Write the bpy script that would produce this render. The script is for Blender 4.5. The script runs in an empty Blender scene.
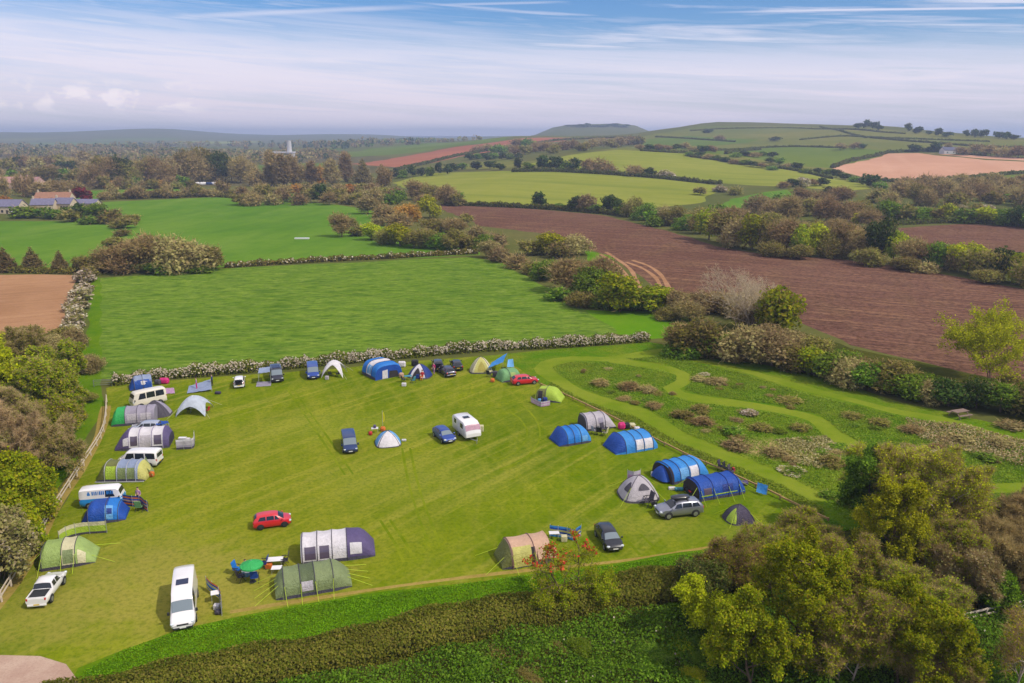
import bpy, math, random
import numpy as np
from mathutils import Vector, Matrix
from mathutils.geometry import delaunay_2d_cdt
R = math.radians
rng = np.random.default_rng(7)
random.seed(11)
scene = bpy.context.scene
COL = scene.collection

# ------------------------------------------------------------------ camera model
F = 788.0; CX = 512.0; CY = 341.5; H = 38.0; PITCH = R(14.6)
SP, CP = math.sin(PITCH), math.cos(PITCH)
def ray(px, py):
    u = (px-CX)/F; v = (py-CY)/F
    return u, CP - v*SP, -SP - v*CP
def row_z(row, y):
    _, a, b = ray(CX, row); return H + y*b/a

# ------------------------------------------------------------------ terrain
def pchip(xs, ys, xq):
    xs = np.asarray(xs, float); ys = np.asarray(ys, float)
    h = np.diff(xs); d = np.diff(ys)/h; m = np.zeros(len(xs))
    for i in range(1, len(xs)-1):
        if d[i-1]*d[i] > 0:
            w1 = 2*h[i]+h[i-1]; w2 = h[i]+2*h[i-1]
            m[i] = (w1+w2)/(w1/d[i-1]+w2/d[i])
    m[0] = d[0]*0; m[-1] = 0
    xq = np.clip(xq, xs[0], xs[-1])
    i = np.clip(np.searchsorted(xs, xq)-1, 0, len(xs)-2)
    t = (xq-xs[i])/h[i]
    return ((1+2*t)*(1-t)**2*ys[i] + t*(1-t)**2*h[i]*m[i] + t*t*(3-2*t)*ys[i+1] + t*t*(t-1)*h[i]*m[i+1])
PROF = {
 -200: [(0,0),(900,0),(1800,5),(3000,9),(5000,76),(6500,60),(9500,30)],
   60: [(0,0),(900,0),(1800,5),(3000,9),(5000,66),(6500,56),(9500,30)],
  150: [(0,0),(900,0),(1800,5),(3000,9),(5200,74),(6500,56),(9500,30)],
  250: [(0,0),(1000,0),(2000,6),(3500,12),(5500,46),(7000,36),(9500,30)],
  380: [(0,0),(600,0),(1100,5),(1600,13),(2200,19),(3500,18),(5500,56),(7000,40),(9500,30)],
  450: [(0,0),(450,0),(650,4),(1000,9),(1500,22),(2200,24),(3500,20),(5500,34),(9500,30)],
  520: [(0,0),(450,0),(650,8),(900,14),(1200,20),(1700,38),(2200,34),(3500,28),(5500,30),(9500,30)],
  565: [(0,0),(450,0),(650,9),(900,22),(1150,22),(1700,38),(2300,36),(3400,84),(4000,74),(5500,30),(9500,30)],
  625: [(0,0),(450,0),(650,9),(900,24),(1100,23),(1700,42),(2300,38),(3400,88),(4000,74),(5500,30),(9500,30)],
  660: [(0,0),(440,0),(650,9),(880,23),(1050,22),(1750,52),(2300,46),(3400,46),(5500,30),(9500,30)],
  720: [(0,0),(430,0),(650,8),(850,21),(1000,21),(1400,41),(1900,70),(2600,56),(5500,30),(9500,30)],
  800: [(0,0),(360,0),(600,6),(800,14),(1000,22),(1400,44),(1800,64),(2600,46),(5500,30),(9500,30)],
  870: [(0,0),(300,0),(500,3),(650,5),(950,22),(1600,58),(2400,40),(5500,30),(9500,30)],
  950: [(0,0),(270,0),(480,3),(650,7),(930,22),(1400,44),(2200,30),(5500,30),(9500,30)],
 1024: [(0,0),(250,0),(450,3),(650,9),(900,21),(1250,34),(2000,24),(5500,30),(9500,30)],
 1250: [(0,0),(250,0),(450,3),(650,9),(900,20),(1250,30),(2000,24),(5500,30),(9500,30)],
}
YG = np.geomspace(40, 9500, 900); LG0 = math.log(40); LGD = (math.log(9500)-LG0)/899
SCOL = np.array([(p-CX)/F/1.025 for p in PROF])
SG = np.linspace(SCOL[0], SCOL[-1], 500)
_tab = np.array([pchip([a for a, _ in pr], [b for _, b in pr], YG) for pr in PROF.values()])
TAB = np.array([pchip(SCOL, _tab[:, j], SG) for j in range(len(YG))]).T      # [s, y]
def zt(x, y):
    x = np.asarray(x, float); y = np.asarray(y, float)
    yy = np.clip(y, 41, 9480)
    s = np.clip(x/yy, SG[0], SG[-1]-1e-6)
    fi = (s-SG[0])/(SG[1]-SG[0]); i = np.clip(fi.astype(int), 0, 498); fi = fi-i
    fj = (np.log(yy)-LG0)/LGD; j = np.clip(fj.astype(int), 0, 898); fj = fj-j
    z = (TAB[i, j]*(1-fi)+TAB[i+1, j]*fi)*(1-fj) + (TAB[i, j+1]*(1-fi)+TAB[i+1, j+1]*fi)*fj
    w = np.clip((yy-320)/500, 0, 1)
    w2 = np.clip((yy-4000)/1200, 0, 1)*np.clip((1500-x)/1500, 0, 1)
    return z + w2*(9*np.sin(x/390+.6)+5*np.sin(x/170+2.0)) + w*(1.1*np.sin(x/61+1.3)*np.sin(y/83) + .8*np.sin(x/33+y/47))*np.clip(yy/900, .3, 1)*.6
YM = np.geomspace(30, 9300, 3500)
def gp(px, py, dz=0.0):
    """ground point seen at a pixel of the photograph"""
    u, a, b = ray(px, py)
    zr = H + YM*b/a - dz
    g = zt(YM*u/a, YM) - zr
    k = np.argmax(g >= 0)
    if g[k] < 0: k = len(YM)-1
    if k > 0:
        t = -g[k-1]/(g[k]-g[k-1]+1e-9); t = min(max(t, 0), 1)
        y = YM[k-1]+(YM[k]-YM[k-1])*t
    else: y = YM[0]
    x = y*u/a
    return Vector((x, y, float(zt(x, y))))
def ppm(p):
    """pixels per metre at a world point"""
    return F/(p.y*CP + (H-p.z)*SP)
def to_px(p):
    d = p.y*CP + (H-p.z)*SP
    return CX+F*p.x/d, CY+F*((H-p.z)*CP-p.y*SP)/d

# ------------------------------------------------------------------ tags
def tag(o, label=None, cat=None, group=None, kind=None):
    if label: o['label'] = label
    if cat: o['category'] = cat
    if group: o['group'] = group
    if kind: o['kind'] = kind
    return o
def empty(name, loc, rz=0.0, label=None, cat=None, group=None):
    o = bpy.data.objects.new(name, None); COL.objects.link(o)
    o.location = loc; o.rotation_euler = (0, 0, rz)
    o.empty_display_size = .3
    return tag(o, label, cat, group)
def link(name, me, parent=None):
    o = bpy.data.objects.new(name, me); COL.objects.link(o)
    if parent is not None: o.parent = parent
    return o
def np_mesh(name, V, Q, mats, mi=None, smooth=False):
    """mesh from numpy: V (n,3), Q (m,k) faces of equal size"""
    me = bpy.data.meshes.new(name)
    V = np.asarray(V, np.float32); Q = np.asarray(Q, np.int32)
    me.vertices.add(len(V)); me.vertices.foreach_set('co', V.ravel())
    k = Q.shape[1]
    me.loops.add(Q.size); me.loops.foreach_set('vertex_index', Q.ravel())
    me.polygons.add(len(Q)); me.polygons.foreach_set('loop_start', np.arange(0, Q.size, k, dtype=np.int32))
    for m in mats: me.materials.append(m)
    if mi is not None: me.polygons.foreach_set('material_index', np.asarray(mi, np.int32))
    me.polygons.foreach_set('use_smooth', np.full(len(Q), smooth))
    me.update(calc_edges=True); me.validate()
    return me

class MB:
    """collects simple shapes into one mesh"""
    def __init__(s): s.v = []; s.f = []; s.m = []
    def add(s, vs, fs, m=0):
        o = len(s.v); s.v += [tuple(v) for v in vs]
        s.f += [tuple(i+o for i in f) for f in fs]; s.m += [m]*len(fs); return s
    def box(s, c, d, m=0, rz=0.0, ch=0.0, ry=0.0):
        """box with chamfered vertical and top edges"""
        x, y, z = d[0]/2, d[1]/2, d[2]/2
        c = Vector(c); M = Matrix.Rotation(rz, 3, 'Z') @ Matrix.Rotation(ry, 3, 'Y')
        if ch <= 0:
            vs = [(-x,-y,-z),(x,-y,-z),(x,y,-z),(-x,y,-z),(-x,-y,z),(x,-y,z),(x,y,z),(-x,y,z)]
            fs = [(3,2,1,0),(4,5,6,7),(0,1,5,4),(1,2,6,5),(2,3,7,6),(3,0,4,7)]
        else:
            def ring(e, zz): return [(-x+e,-y,zz),(x-e,-y,zz),(x,-y+e,zz),(x,y-e,zz),(x-e,y,zz),(-x+e,y,zz),(-x,y-e,zz),(-x,-y+e,zz)]
            def ring2(e, zz):
                return [(max(-x+e,min(x-e,a)), max(-y+e,min(y-e,b)), q) for a, b, q in ring(ch, zz)]
            vs = ring2(ch*.7, -z)+ring(ch, -z+ch)+ring(ch, z-ch)+ring2(ch*.7, z)
            fs = [tuple(range(7,-1,-1)), tuple(range(24,32))]
            for k in range(3):
                for i in range(8):
                    j = (i+1) % 8; fs.append((k*8+i, k*8+j, k*8+8+j, k*8+8+i))
        return s.add([c+M@Vector(v) for v in vs], fs, m)
    def tube(s, pts, r, n=6, m=0, cap=True):
        pts = [Vector(p) for p in pts]; rs = r if isinstance(r, (list, tuple)) else [r]*len(pts)
        vs = []; fs = []
        for i, p in enumerate(pts):
            d = (pts[min(i+1, len(pts)-1)]-pts[max(i-1, 0)])
            d = d.normalized() if d.length > 1e-9 else Vector((0,0,1))
            a = d.cross(Vector((0,0,1)) if abs(d.z) < .9 else Vector((1,0,0))).normalized(); b = d.cross(a)
            for k in range(n):
                t = 2*math.pi*k/n; vs.append(p+(a*math.cos(t)+b*math.sin(t))*rs[i])
        for i in range(len(pts)-1):
            for k in range(n):
                j = (k+1) % n; fs.append((i*n+k, i*n+j, (i+1)*n+j, (i+1)*n+k))
        if cap: fs += [tuple(range(n-1,-1,-1)), tuple(range((len(pts)-1)*n, len(pts)*n))]
        return s.add(vs, fs, m)
    def lathe(s, prof, c=(0,0,0), n=14, m=0, axis='z'):
        """prof: (r, h) pairs"""
        vs = []; fs = []; c = Vector(c)
        for r, h in prof:
            for k in range(n):
                t = 2*math.pi*k/n; q = (r*math.cos(t), r*math.sin(t), h)
                if axis == 'y': q = (q[0], q[2], q[1])
                if axis == 'x': q = (q[2], q[0], q[1])
                vs.append(c+Vector(q))
        for i in range(len(prof)-1):
            for k in range(n):
                j = (k+1) % n; fs.append((i*n+k, i*n+j, (i+1)*n+j, (i+1)*n+k))
        fs += [tuple(range(n-1,-1,-1)), tuple(range((len(prof)-1)*n, len(prof)*n))]
        return s.add(vs, fs, m)
    def grid(s, P, m=0, close=False):
        """P: rows of points"""
        a = len(P); b = len(P[0]); fs = []
        vs = [q for row in P for q in row]
        for i in range(a-1):
            for j in range(b-1): fs.append((i*b+j, i*b+j+1, (i+1)*b+j+1, (i+1)*b+j))
        return s.add(vs, fs, m)
    def build(s, name, mats, parent=None, smooth=False, flip=False):
        if not isinstance(mats, (list, tuple)): mats = [mats]
        me = bpy.data.meshes.new(name); me.from_pydata(s.v, [], s.f)
        for m in mats: me.materials.append(m)
        me.polygons.foreach_set('material_index', s.m)
        me.polygons.foreach_set('use_smooth', [smooth]*len(s.f)); me.update()
        return link(name, me, parent)

# ------------------------------------------------------------------ materials
def lin(c): return tuple(((v/255+.055)/1.055)**2.4 if v > 10 else v/255/12.92 for v in c)
def C(*c, k=.85): return tuple(v*k for v in lin(c))+(1,)
MATS = {}
class NT:
    def __init__(s, name):
        s.mat = bpy.data.materials.new(name); s.mat.use_nodes = True
        s.t = s.mat.node_tree; s.t.nodes.clear()
        s.out = s.n('ShaderNodeOutputMaterial')
    def n(s, typ, **kw):
        nd = s.t.nodes.new(typ)
        for k, v in kw.items():
            if k.startswith('i_'):
                key = k[2:]; key = int(key) if key.isdigit() else key.replace('_', ' ')
                if isinstance(v, bpy.types.NodeSocket): s.t.links.new(v, nd.inputs[key])
                else: nd.inputs[key].default_value = v
            else: setattr(nd, k, v)
        return nd
    def l(s, a, b): s.t.links.new(a, b)
    def noise(s, vec, scale, detail=4, rough=.6, dist=0.0):
        return s.n('ShaderNodeTexNoise', i_Vector=vec, i_Scale=scale, i_Detail=detail, i_Roughness=rough, i_Distortion=dist).outputs['Fac']
    def ramp(s, fac, stops, interp='LINEAR'):
        nd = s.n('ShaderNodeValToRGB', i_Fac=fac); r = nd.color_ramp; r.interpolation = interp
        while len(r.elements) < len(stops): r.elements.new(.5)
        for e, (p, c) in zip(r.elements, stops):
            e.position = p; e.color = c if len(c) == 4 else tuple(c)+(1,)
        return nd.outputs['Color']
    def mix(s, fac, a, b, mode='MIX'):
        nd = s.n('ShaderNodeMix', data_type='RGBA', blend_type=mode)
        for sock, v in ((nd.inputs[0], fac), (nd.inputs[6], a), (nd.inputs[7], b)):
            if isinstance(v, bpy.types.NodeSocket): s.l(v, sock)
            else: sock.default_value = v
        return nd.outputs[2]
    def math(s, op, a, b=0.0, c=None, clamp=False):
        nd = s.n('ShaderNodeMath', operation=op, use_clamp=clamp)
        for i, v in enumerate((a, b, c)):
            if v is None: continue
            if isinstance(v, bpy.types.NodeSocket): s.l(v, nd.inputs[i])
            else: nd.inputs[i].default_value = v
        return nd.outputs[0]
    def maprange(s, v, a, b, c=0.0, d=1.0):
        return s.n('ShaderNodeMapRange', i_0=v, i_1=a, i_2=b, i_3=c, i_4=d).outputs[0]
    def pos(s, scale=(1,1,1), rz=0.0):
        g = s.n('ShaderNodeNewGeometry').outputs['Position']
        return s.n('ShaderNodeMapping', i_Vector=g, i_Scale=scale, i_Rotation=(0,0,rz)).outputs[0]
    def princ(s, col, rough=.8, bump=None, bstr=.3, bdist=.05, **kw):
        p = s.n('ShaderNodeBsdfPrincipled')
        if isinstance(col, bpy.types.NodeSocket): s.l(col, p.inputs['Base Color'])
        else: p.inputs['Base Color'].default_value = col
        p.inputs['Roughness'].default_value = rough
        for k, v in kw.items(): p.inputs[k.replace('_', ' ')].default_value = v
        if bump is not None:
            b = s.n('ShaderNodeBump', i_Height=bump, i_Strength=bstr, i_Distance=bdist); s.l(b.outputs[0], p.inputs['Normal'])
        s.l(p.outputs[0], s.out.inputs['Surface']); return p

def plain(name, col, rough=.6, metal=0.0, coat=0.0, bumps=0.0, vary=.12, vscale=3.0, **kw):
    if name in MATS: return MATS[name]
    t = NT(name); pos = t.n('ShaderNodeTexCoord').outputs['Object']
    nz = t.noise(pos, vscale, 3)
    d = tuple(v*(1-vary) for v in col[:3])+(1,); b = tuple(min(1, v*(1+vary)) for v in col[:3])+(1,)
    c = t.ramp(nz, [(.3, d), (.7, b)])
    bump = t.noise(pos, 9.0, 3) if bumps else None
    t.princ(c, rough, bump, bumps, .03, Metallic=metal, Coat_Weight=coat, **kw)
    MATS[name] = t.mat; return t.mat
def paint(name, col, metal=0.0):
    return plain(name, col, .32, metal, .8, 0, .05, .8)
def fabric(name, col, trans=.18):
    if name in MATS: return MATS[name]
    t = NT(name); pos = t.n('ShaderNodeTexCoord').outputs['Object']
    nz = t.noise(pos, 1.6, 4, .6, .6); fine = t.noise(pos, 3.2, 5, .6, 1.6)
    c = t.ramp(nz, [(.3, tuple(v*.86 for v in col[:3])), (.7, tuple(min(1, v*1.1) for v in col[:3]))])
    b = t.n('ShaderNodeBump', i_Height=fine, i_Strength=.9, i_Distance=.14)
    p = t.n('ShaderNodeBsdfPrincipled', i_Roughness=.55); t.l(c, p.inputs['Base Color']); t.l(b.outputs[0], p.inputs['Normal'])
    tr = t.n('ShaderNodeBsdfTranslucent'); t.l(c, tr.inputs[0]); t.l(b.outputs[0], tr.inputs['Normal'])
    mx = t.n('ShaderNodeMixShader', i_0=trans); t.l(p.outputs[0], mx.inputs[1]); t.l(tr.outputs[0], mx.inputs[2])
    t.l(mx.outputs[0], t.out.inputs['Surface'])
    MATS[name] = t.mat; return t.mat
def glass(name='tinted_glass', col=(.012,.016,.022,1)):
    if name in MATS: return MATS[name]
    t = NT(name); t.princ(col, .06, None, Specular_IOR_Level=.7); MATS[name] = t.mat; return t.mat
def leafmat(name, cols, trans=.38, vary=.25, big=.35):
    """foliage: random tone per leaf and per plant"""
    if name in MATS: return MATS[name]
    t = NT(name)
    isl = t.n('ShaderNodeNewGeometry').outputs['Random Per Island']
    n = len(cols)
    c = t.ramp(isl, [(i/(n-1) if n > 1 else 0, k) for i, k in enumerate(cols)])
    pos = t.n('ShaderNodeTexCoord').outputs['Object']
    nz = t.noise(pos, big, 2)
    ob = t.n('ShaderNodeObjectInfo').outputs['Random']
    v = t.math('ADD', t.maprange(ob, 0, 1, 1-vary, 1+vary), t.maprange(nz, .3, .7, -.2, .2))
    hs = t.math('ADD', t.maprange(ob, 0, 1, .485, .515), 0)
    c2 = t.n('ShaderNodeHueSaturation', i_Hue=hs, i_Value=v, i_Color=c).outputs[0]
    d = t.n('ShaderNodeBsdfDiffuse'); t.l(c2, d.inputs[0])
    tr = t.n('ShaderNodeBsdfTranslucent'); t.l(c2, tr.inputs[0])
    mx = t.n('ShaderNodeMixShader', i_0=trans); t.l(d.outputs[0], mx.inputs[1]); t.l(tr.outputs[0], mx.inputs[2])
    t.l(mx.outputs[0], t.out.inputs['Surface'])
    MATS[name] = t.mat; return t.mat

def ground(name, base, patch, fleck, big=.03, mid=.25, fine=2.5, streaks=(), patches=(), bump=.5, bdist=.12, fl=.35, rough=.95):
    """ground cover: base and patch tones by large noise, flecks by fine noise, directional streaks
    streaks: (angle, across scale, colour, amount[, along scale]); patches: (x, y, rx, ry, colour, amount)"""
    t = NT(name); P = t.pos()
    n1 = t.noise(P, big, 5, .6, .4); n2 = t.noise(P, mid, 4, .65); n3 = t.noise(P, fine, 3, .7)
    f = t.maprange(t.math('ADD', t.math('MULTIPLY', n1, .65), t.math('MULTIPLY', n2, .35)), .4, .6)
    c = t.mix(f, base, patch)
    for (ang, sc, colr, amt, *al) in streaks:
        v = t.pos((1,1,1), ang)
        v = t.n('ShaderNodeMapping', i_Vector=v, i_Scale=(sc, al[0] if al else sc*.03, 0)).outputs[0]
        s_ = t.noise(v, 1.0, 3, .6, .15)
        c = t.mix(t.maprange(s_, .48, .68, 0, amt), c, colr)
    for (x, y, rx, ry, colr, amt) in patches:
        v = t.n('ShaderNodeMapping', i_Vector=P, i_Location=(-x/rx, -y/ry, 0), i_Scale=(1/rx, 1/ry, 0)).outputs[0]
        d = t.n('ShaderNodeVectorMath', operation='LENGTH', i_0=v).outputs['Value']
        d = t.math('ADD', d, t.math('MULTIPLY', t.math('SUBTRACT', n2, .5), 1.6))
        c = t.mix(t.maprange(d, .3, 1.0, amt, 0), c, colr)
    c = t.mix(t.maprange(n3, .45, .75, 0, fl), c, fleck)
    h = t.math('ADD', n3, t.math('MULTIPLY', n2, .8))
    t.princ(c, rough, h, bump, bdist, Specular_IOR_Level=0.0)
    return t.mat
# ------------------------------------------------------------------ ground: one sheet split into fields, tracks and paths
def W(pts): return [gp(*p) for p in pts]
def ribbon(pts, w):
    """closed outline of a path of width w (metres) along pixel points"""
    P = smooth_line([gp(*p).xy for p in pts], 2.0)
    L = []; Rr = []
    for i, p in enumerate(P):
        d = (P[min(i+1, len(P)-1)]-P[max(i-1, 0)]).normalized(); nrm = Vector((-d.y, d.x))
        ww = w*(.5+.08*math.sin(i*.7)); L.append(p+nrm*ww); Rr.append(p-nrm*ww)
    return L+Rr[::-1]
def smooth_line(P, step):
    P = [Vector(p) for p in P]
    Q = [P[0]+(P[0]-P[1])]+P+[P[-1]+(P[-1]-P[-2])]; out = []
    for i in range(1, len(Q)-2):
        a, b, c, d = Q[i-1], Q[i], Q[i+1], Q[i+2]
        n = max(1, int((c-b).length/step))
        for k in range(n):
            t = k/n
            out.append(.5*((2*b)+(c-a)*t+(2*a-5*b+4*c-d)*t*t+(3*b-a-3*c+d)*t**3))
    out.append(P[-1]); return out

G = lambda *c, k=.85: C(*c, k=k)
lawn_m = ground('mown_grass', G(94,116,6), G(124,136,20), G(64,90,4), .06, .4, 2.2,
    streaks=((R(38),.8,G(158,152,64),.65), (R(34),.22,G(84,106,10),.4,.02), (R(-22),.6,G(146,146,46),.45,.03), (R(80),.5,G(82,108,10),.4,.05), (R(4),.5,G(142,142,48),.4)),
    patches=((-26,78,26,32,G(146,144,40),.36), (32,88,26,34,G(82,116,6),.55), (-28,60,16,9,G(156,146,66),.75), (-34,66,10,7,G(146,138,62),.5), (-12,84,14,9,G(132,138,50),.4), (-40,58,9,9,G(140,134,58),.5), (14,72,10,4,G(136,136,56),.35), (-20,100,18,8,G(134,142,52),.35), (10,104,22,8,G(88,112,14),.5)), bump=.6, fl=.6)
rough_m = ground('long_grass', G(80,118,10), G(104,130,20), G(58,92,8), .12, .6, 3.0, fl=.5, bump=.8)
verge_m = ground('verge_grass', G(92,120,26), G(116,128,48), G(62,92,18), .1, .5, 2.0, fl=.5, bump=.7)
crop_m = ground('young_crop', G(98,128,34), G(118,144,46), G(64,98,24), .012, .2, .8, streaks=((R(84),.25,G(64,98,26),.7,.08), (R(80),.4,G(134,150,62),.45,.14), (R(2),.06,G(82,112,34),.4,.004), (R(88),.9,G(56,90,22),.8,.3), (R(84),.7,G(140,156,68),.45,.25)), bump=1.0, bdist=.3, fl=.65)
pasture_m = ground('pasture', G(84,124,32), G(104,136,42), G(70,108,28), .012, .1, .6, streaks=((R(-4),.05,G(116,142,56),.45,.012), (R(9),.09,G(70,108,34),.4,.02)), bump=.5)
lush_m = ground('lush_grass', G(88,132,14), G(104,140,22), G(70,110,14), .05, .3, 1.2, bump=.5)
plough_m = ground('ploughed_soil', G(110,77,65), G(126,92,78), G(54,36,34), .015, .3, .7,
    streaks=((R(-60),.06,G(140,104,80),.35,.02), (R(-62),.9,G(62,42,36),.5,.03), (R(20),.1,G(128,104,74),.3,.03), (R(-58),1.5,G(56,38,32),.6,1.0), (R(-62),.7,G(164,124,94),.5,.04)), bump=1.0, bdist=.45, fl=.75)
seed_m = ground('seedbed_soil', G(158,118,86), G(176,134,100), G(140,102,74), .03, .2, 1.2, streaks=((R(62),.35,G(184,146,110),.5,.01),(R(62),.5,G(132,96,70),.3,.012)), bump=.5)
pink_m = ground('pale_soil', G(192,144,116), G(204,156,128), G(176,130,104), .01, .05, .4, streaks=((R(20),.05,G(210,166,140),.4,.004),), bump=.2)
red_m = ground('red_soil', G(150,92,70), G(166,106,80), G(128,78,60), .006, .03, .2, streaks=((R(70),.03,G(172,118,90),.4,.003),), bump=.2)
yel_m = ground('spring_cereal', G(128,136,46), G(144,146,60), G(112,124,42), .006, .05, .4, streaks=((R(-62),.06,G(108,122,40),.6,.003), (R(-62),.2,G(156,156,70),.4,.006)), bump=.2)
olive_m = ground('hill_pasture', G(100,108,46), G(124,120,58), G(82,86,40), .004, .02, .2, bump=.2)
hillg_m = ground('hill_grass', G(86,108,36), G(106,120,44), G(70,88,32), .004, .02, .2, bump=.2)
base_m = ground('countryside', G(88,96,44), G(108,104,58), G(66,70,38), .004, .03, .3, fl=.4, bump=.4)
meadow_m = ground('wild_meadow', G(84,122,12), G(118,132,34), G(62,96,10), .09, .5, 1.6, fl=.5, bump=1.0, bdist=.35,
    patches=((33.5,92.5,6,4,G(196,168,116),.95), (101,104,9,5,G(176,172,104),.9), (60,112,6,3,G(150,128,76),.6), (62,128,6,4,G(150,122,76),.6), (92,93,6,2.5,G(150,140,80),.6)))
path_m = ground('mown_path_grass', G(106,128,24), G(128,140,42), G(88,112,16), .1, .5, 2.0, bump=.25, fl=.35)
gravel_m = ground('gravel', G(176,146,130), G(192,166,148), G(146,118,104), .3, 1.2, 6.0, bump=.6, bdist=.05, fl=.5)
straw_m = ground('dry_verge', G(150,130,66), G(164,142,80), G(112,112,40), .2, .8, 2.5, bump=.5, fl=.6)
scrubfloor_m = ground('scrub_floor', G(66,72,24), G(84,84,34), G(40,44,16), .08, .4, 1.5, bump=.8, fl=.5)
wood_m = ground('far_wood_floor', G(86,82,54), G(104,96,62), G(66,66,44), .005, .03, .2, fl=.5, bump=.2)

FIELDS = []     # (name, material, outline)
def field(name, mat, pts, world=None): FIELDS.append((name, mat, [p.xy for p in W(pts)] if world is None else [Vector(p) for p in world]))
# far and hill land
field('distant_woodland_floor', wood_m, [(-120,188),(60,186),(260,186),(380,172),(420,158),(300,152),(150,150),(-120,152)])
field('hill_grassland', olive_m, [(600,150),(640,137),(700,126),(800,126),(900,131),(1000,139),(1060,141),(1060,158),(980,153),(890,152),(830,168),(880,185),(800,172),(700,157)])
field('hill_grassland', hillg_m, [(690,152),(770,147),(840,146),(890,152),(832,168),(800,166)])
field('hill_grassland', hillg_m, [(640,140),(690,136),(760,140),(700,148),(655,150)])
field('hill_grassland', hillg_m, [(500,141),(560,137),(585,137),(560,140)])
field('hill_grassland', hillg_m, [(440,148),(500,141),(560,134.8),(500,138),(430,143),(360,150),(380,155)])
field('reddish_arable_field', red_m, [(350,164),(400,157),(455,147),(500,141.5),(545,137.5),(600,136.8),(640,136.6),(575,139.5),(520,146),(455,158),(400,168)])
field('arable_field', pink_m, [(832,168),(888,153.5),(918,153),(985,160),(1060,164),(1060,170),(1000,172),(960,178),(900,181),(872,179)])
field('arable_field', pink_m, [(925,153),(1060,160),(1060,163),(990,159)])
field('cereal_field', yel_m, [(515,166),(560,157),(620,150),(660,152),(720,158),(800,168),(880,187),(850,191),(720,183),(660,173),(600,172)])
field('cereal_field', yel_m, [(392,183),(425,174),(500,171),(600,174),(660,177),(722,186),(700,203),(640,209),(600,208),(520,206),(440,202)])
field('hill_grassland', pasture_m, [(722,208),(730,199),(765,192),(800,189),(792,197),(750,208)])
field('hill_grassland', hillg_m, [(985,177),(1060,172),(1060,182),(990,183)])
field('hill_grassland', hillg_m, [(990,196),(1060,194),(1060,201),(1000,201)])
field('hill_grassland', olive_m, [(430,168),(500,159),(540,160),(500,169)])
field('pasture_field', hillg_m, [(330,152),(400,149),(450,146),(420,152),(350,157)])
field('pasture_field', hillg_m, [(250,164),(330,163),(350,170),(255,174)])
field('pasture_field', pasture_m, [(60,192),(185,187.5),(190,193),(120,199),(60,200)])
field('ploughed_field', plough_m, [(895,228),(960,224),(1060,229),(1060,254),(990,251),(930,246)])
for pl, mm in (([(20,143),(90,141.5),(150,143),(80,146)], hillg_m), ([(180,141),(260,141),(250,143.5),(170,144)], yel_m), ([(300,142.5),(380,141),(400,142.5),(320,144.5)], hillg_m), ([(-60,139),(60,138),(40,140.5),(-60,141)], olive_m), ([(90,139),(190,138.5),(170,140.5),(100,141)], hillg_m), ([(190,157),(262,154),(270,159),(205,162)], pasture_m), ([(110,150),(190,148),(200,151),(120,153)], pasture_m), ([(10,150),(70,148.5),(80,151.5),(20,153)], yel_m), ([(280,150),(330,148),(345,149.5),(290,152)], hillg_m), ([(40,158),(110,156.5),(120,158.5),(50,161)], olive_m)):
    field('distant_field', mm, pl)
# middle distance
field('pasture_field', pasture_m, [(92,222),(104,202),(240,196),(345,206),(370,210),(400,235),(480,252),(480,255),(240,265),(215,268),(140,262),(126,250)])
field('pasture_field', pasture_m, [(-90,222),(20,221),(90,222),(128,236),(110,268),(60,271),(-90,272)])
field('ploughed_field', plough_m, [(430,204),(500,206),(600,215),(665,230),(690,237),(715,246),(765,255),(830,258),(900,266),(1024,289),(1100,305),(1100,400),(960,372),(850,345),(790,318),(750,300),(660,290),(620,262),(560,236),(480,226)])
field('grass_bank', lush_m, [(585,250),(612,256),(616,272),(600,275),(590,262)])
field('grass_bank', lush_m, [(560,310),(690,312),(690,335),(640,340),(610,332)])
field('crop_field', crop_m, [(100,278),(230,268),(470,257),(500,262),(530,278),(575,305),(618,332),(560,343),(400,355),(116,379),(97,379)])
field('grass_margin', rough_m, [(92,275),(100,278),(98,379),(88,380)])
field('seedbed_field', seed_m, [(-90,274),(76,275),(70,300),(58,330),(30,338),(-90,340)])
# scrub belt and wild meadow
field('rough_pasture', rough_m, [(-160,345),(40,335),(86,345),(100,384),(104,404),(70,470),(10,560),(-60,640),(-220,760),(-600,760)])
field('wild_meadow', meadow_m, [(460,358),(560,348.5),(648,342),(700,352),(745,362),(800,372),(900,402),(960,416),(1024,430),(1150,460),(1150,600),(930,620),(838,526),(700,452),(600,408),(541,383)])
field('scrub_ground', scrubfloor_m, [(690,330),(745,352),(800,366),(900,396),(960,408),(1024,422),(1200,460),(1200,400),(1024,385),(850,348),(760,318)])
for w, pts in ((3.3, [(672,350),(640,355),(612,359),(573,358.5),(550,363),(545,369),(552,376),(573,390),(607,403),(638,411),(662,425),(683,438),(710,448),(739,460),(780,477),(824,501)]),
               (2.9, [(612,360),(638,364),(667,369),(684,375),(683,382),(671,388),(678,394),(699,399),(731,403),(768,408),(815,419),(838,437),(866,451),(918,461),(964,479),(989,488),(1034,489)]),
               (2.3, [(665,351),(689,358),(715,364),(739,369),(780,381),(815,391),(852,400),(898,412),(939,419),(989,433),(1034,446)]),
               (2.6, [(1010,488),(985,492),(956,502),(930,514),(905,528)])):
    field('mown_path', path_m, None, ribbon(pts, w))
for pts_ in ([(600,254),(613,262),(624,272),(632,288)],[(606,252),(620,261),(631,270),(640,288)],[(626,262),(642,268),(655,277),(662,289)],[(632,260),(649,266),(661,275),(669,288)]):
    field('soil_track', seed_m, None, ribbon(pts_, 1.2))
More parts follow.
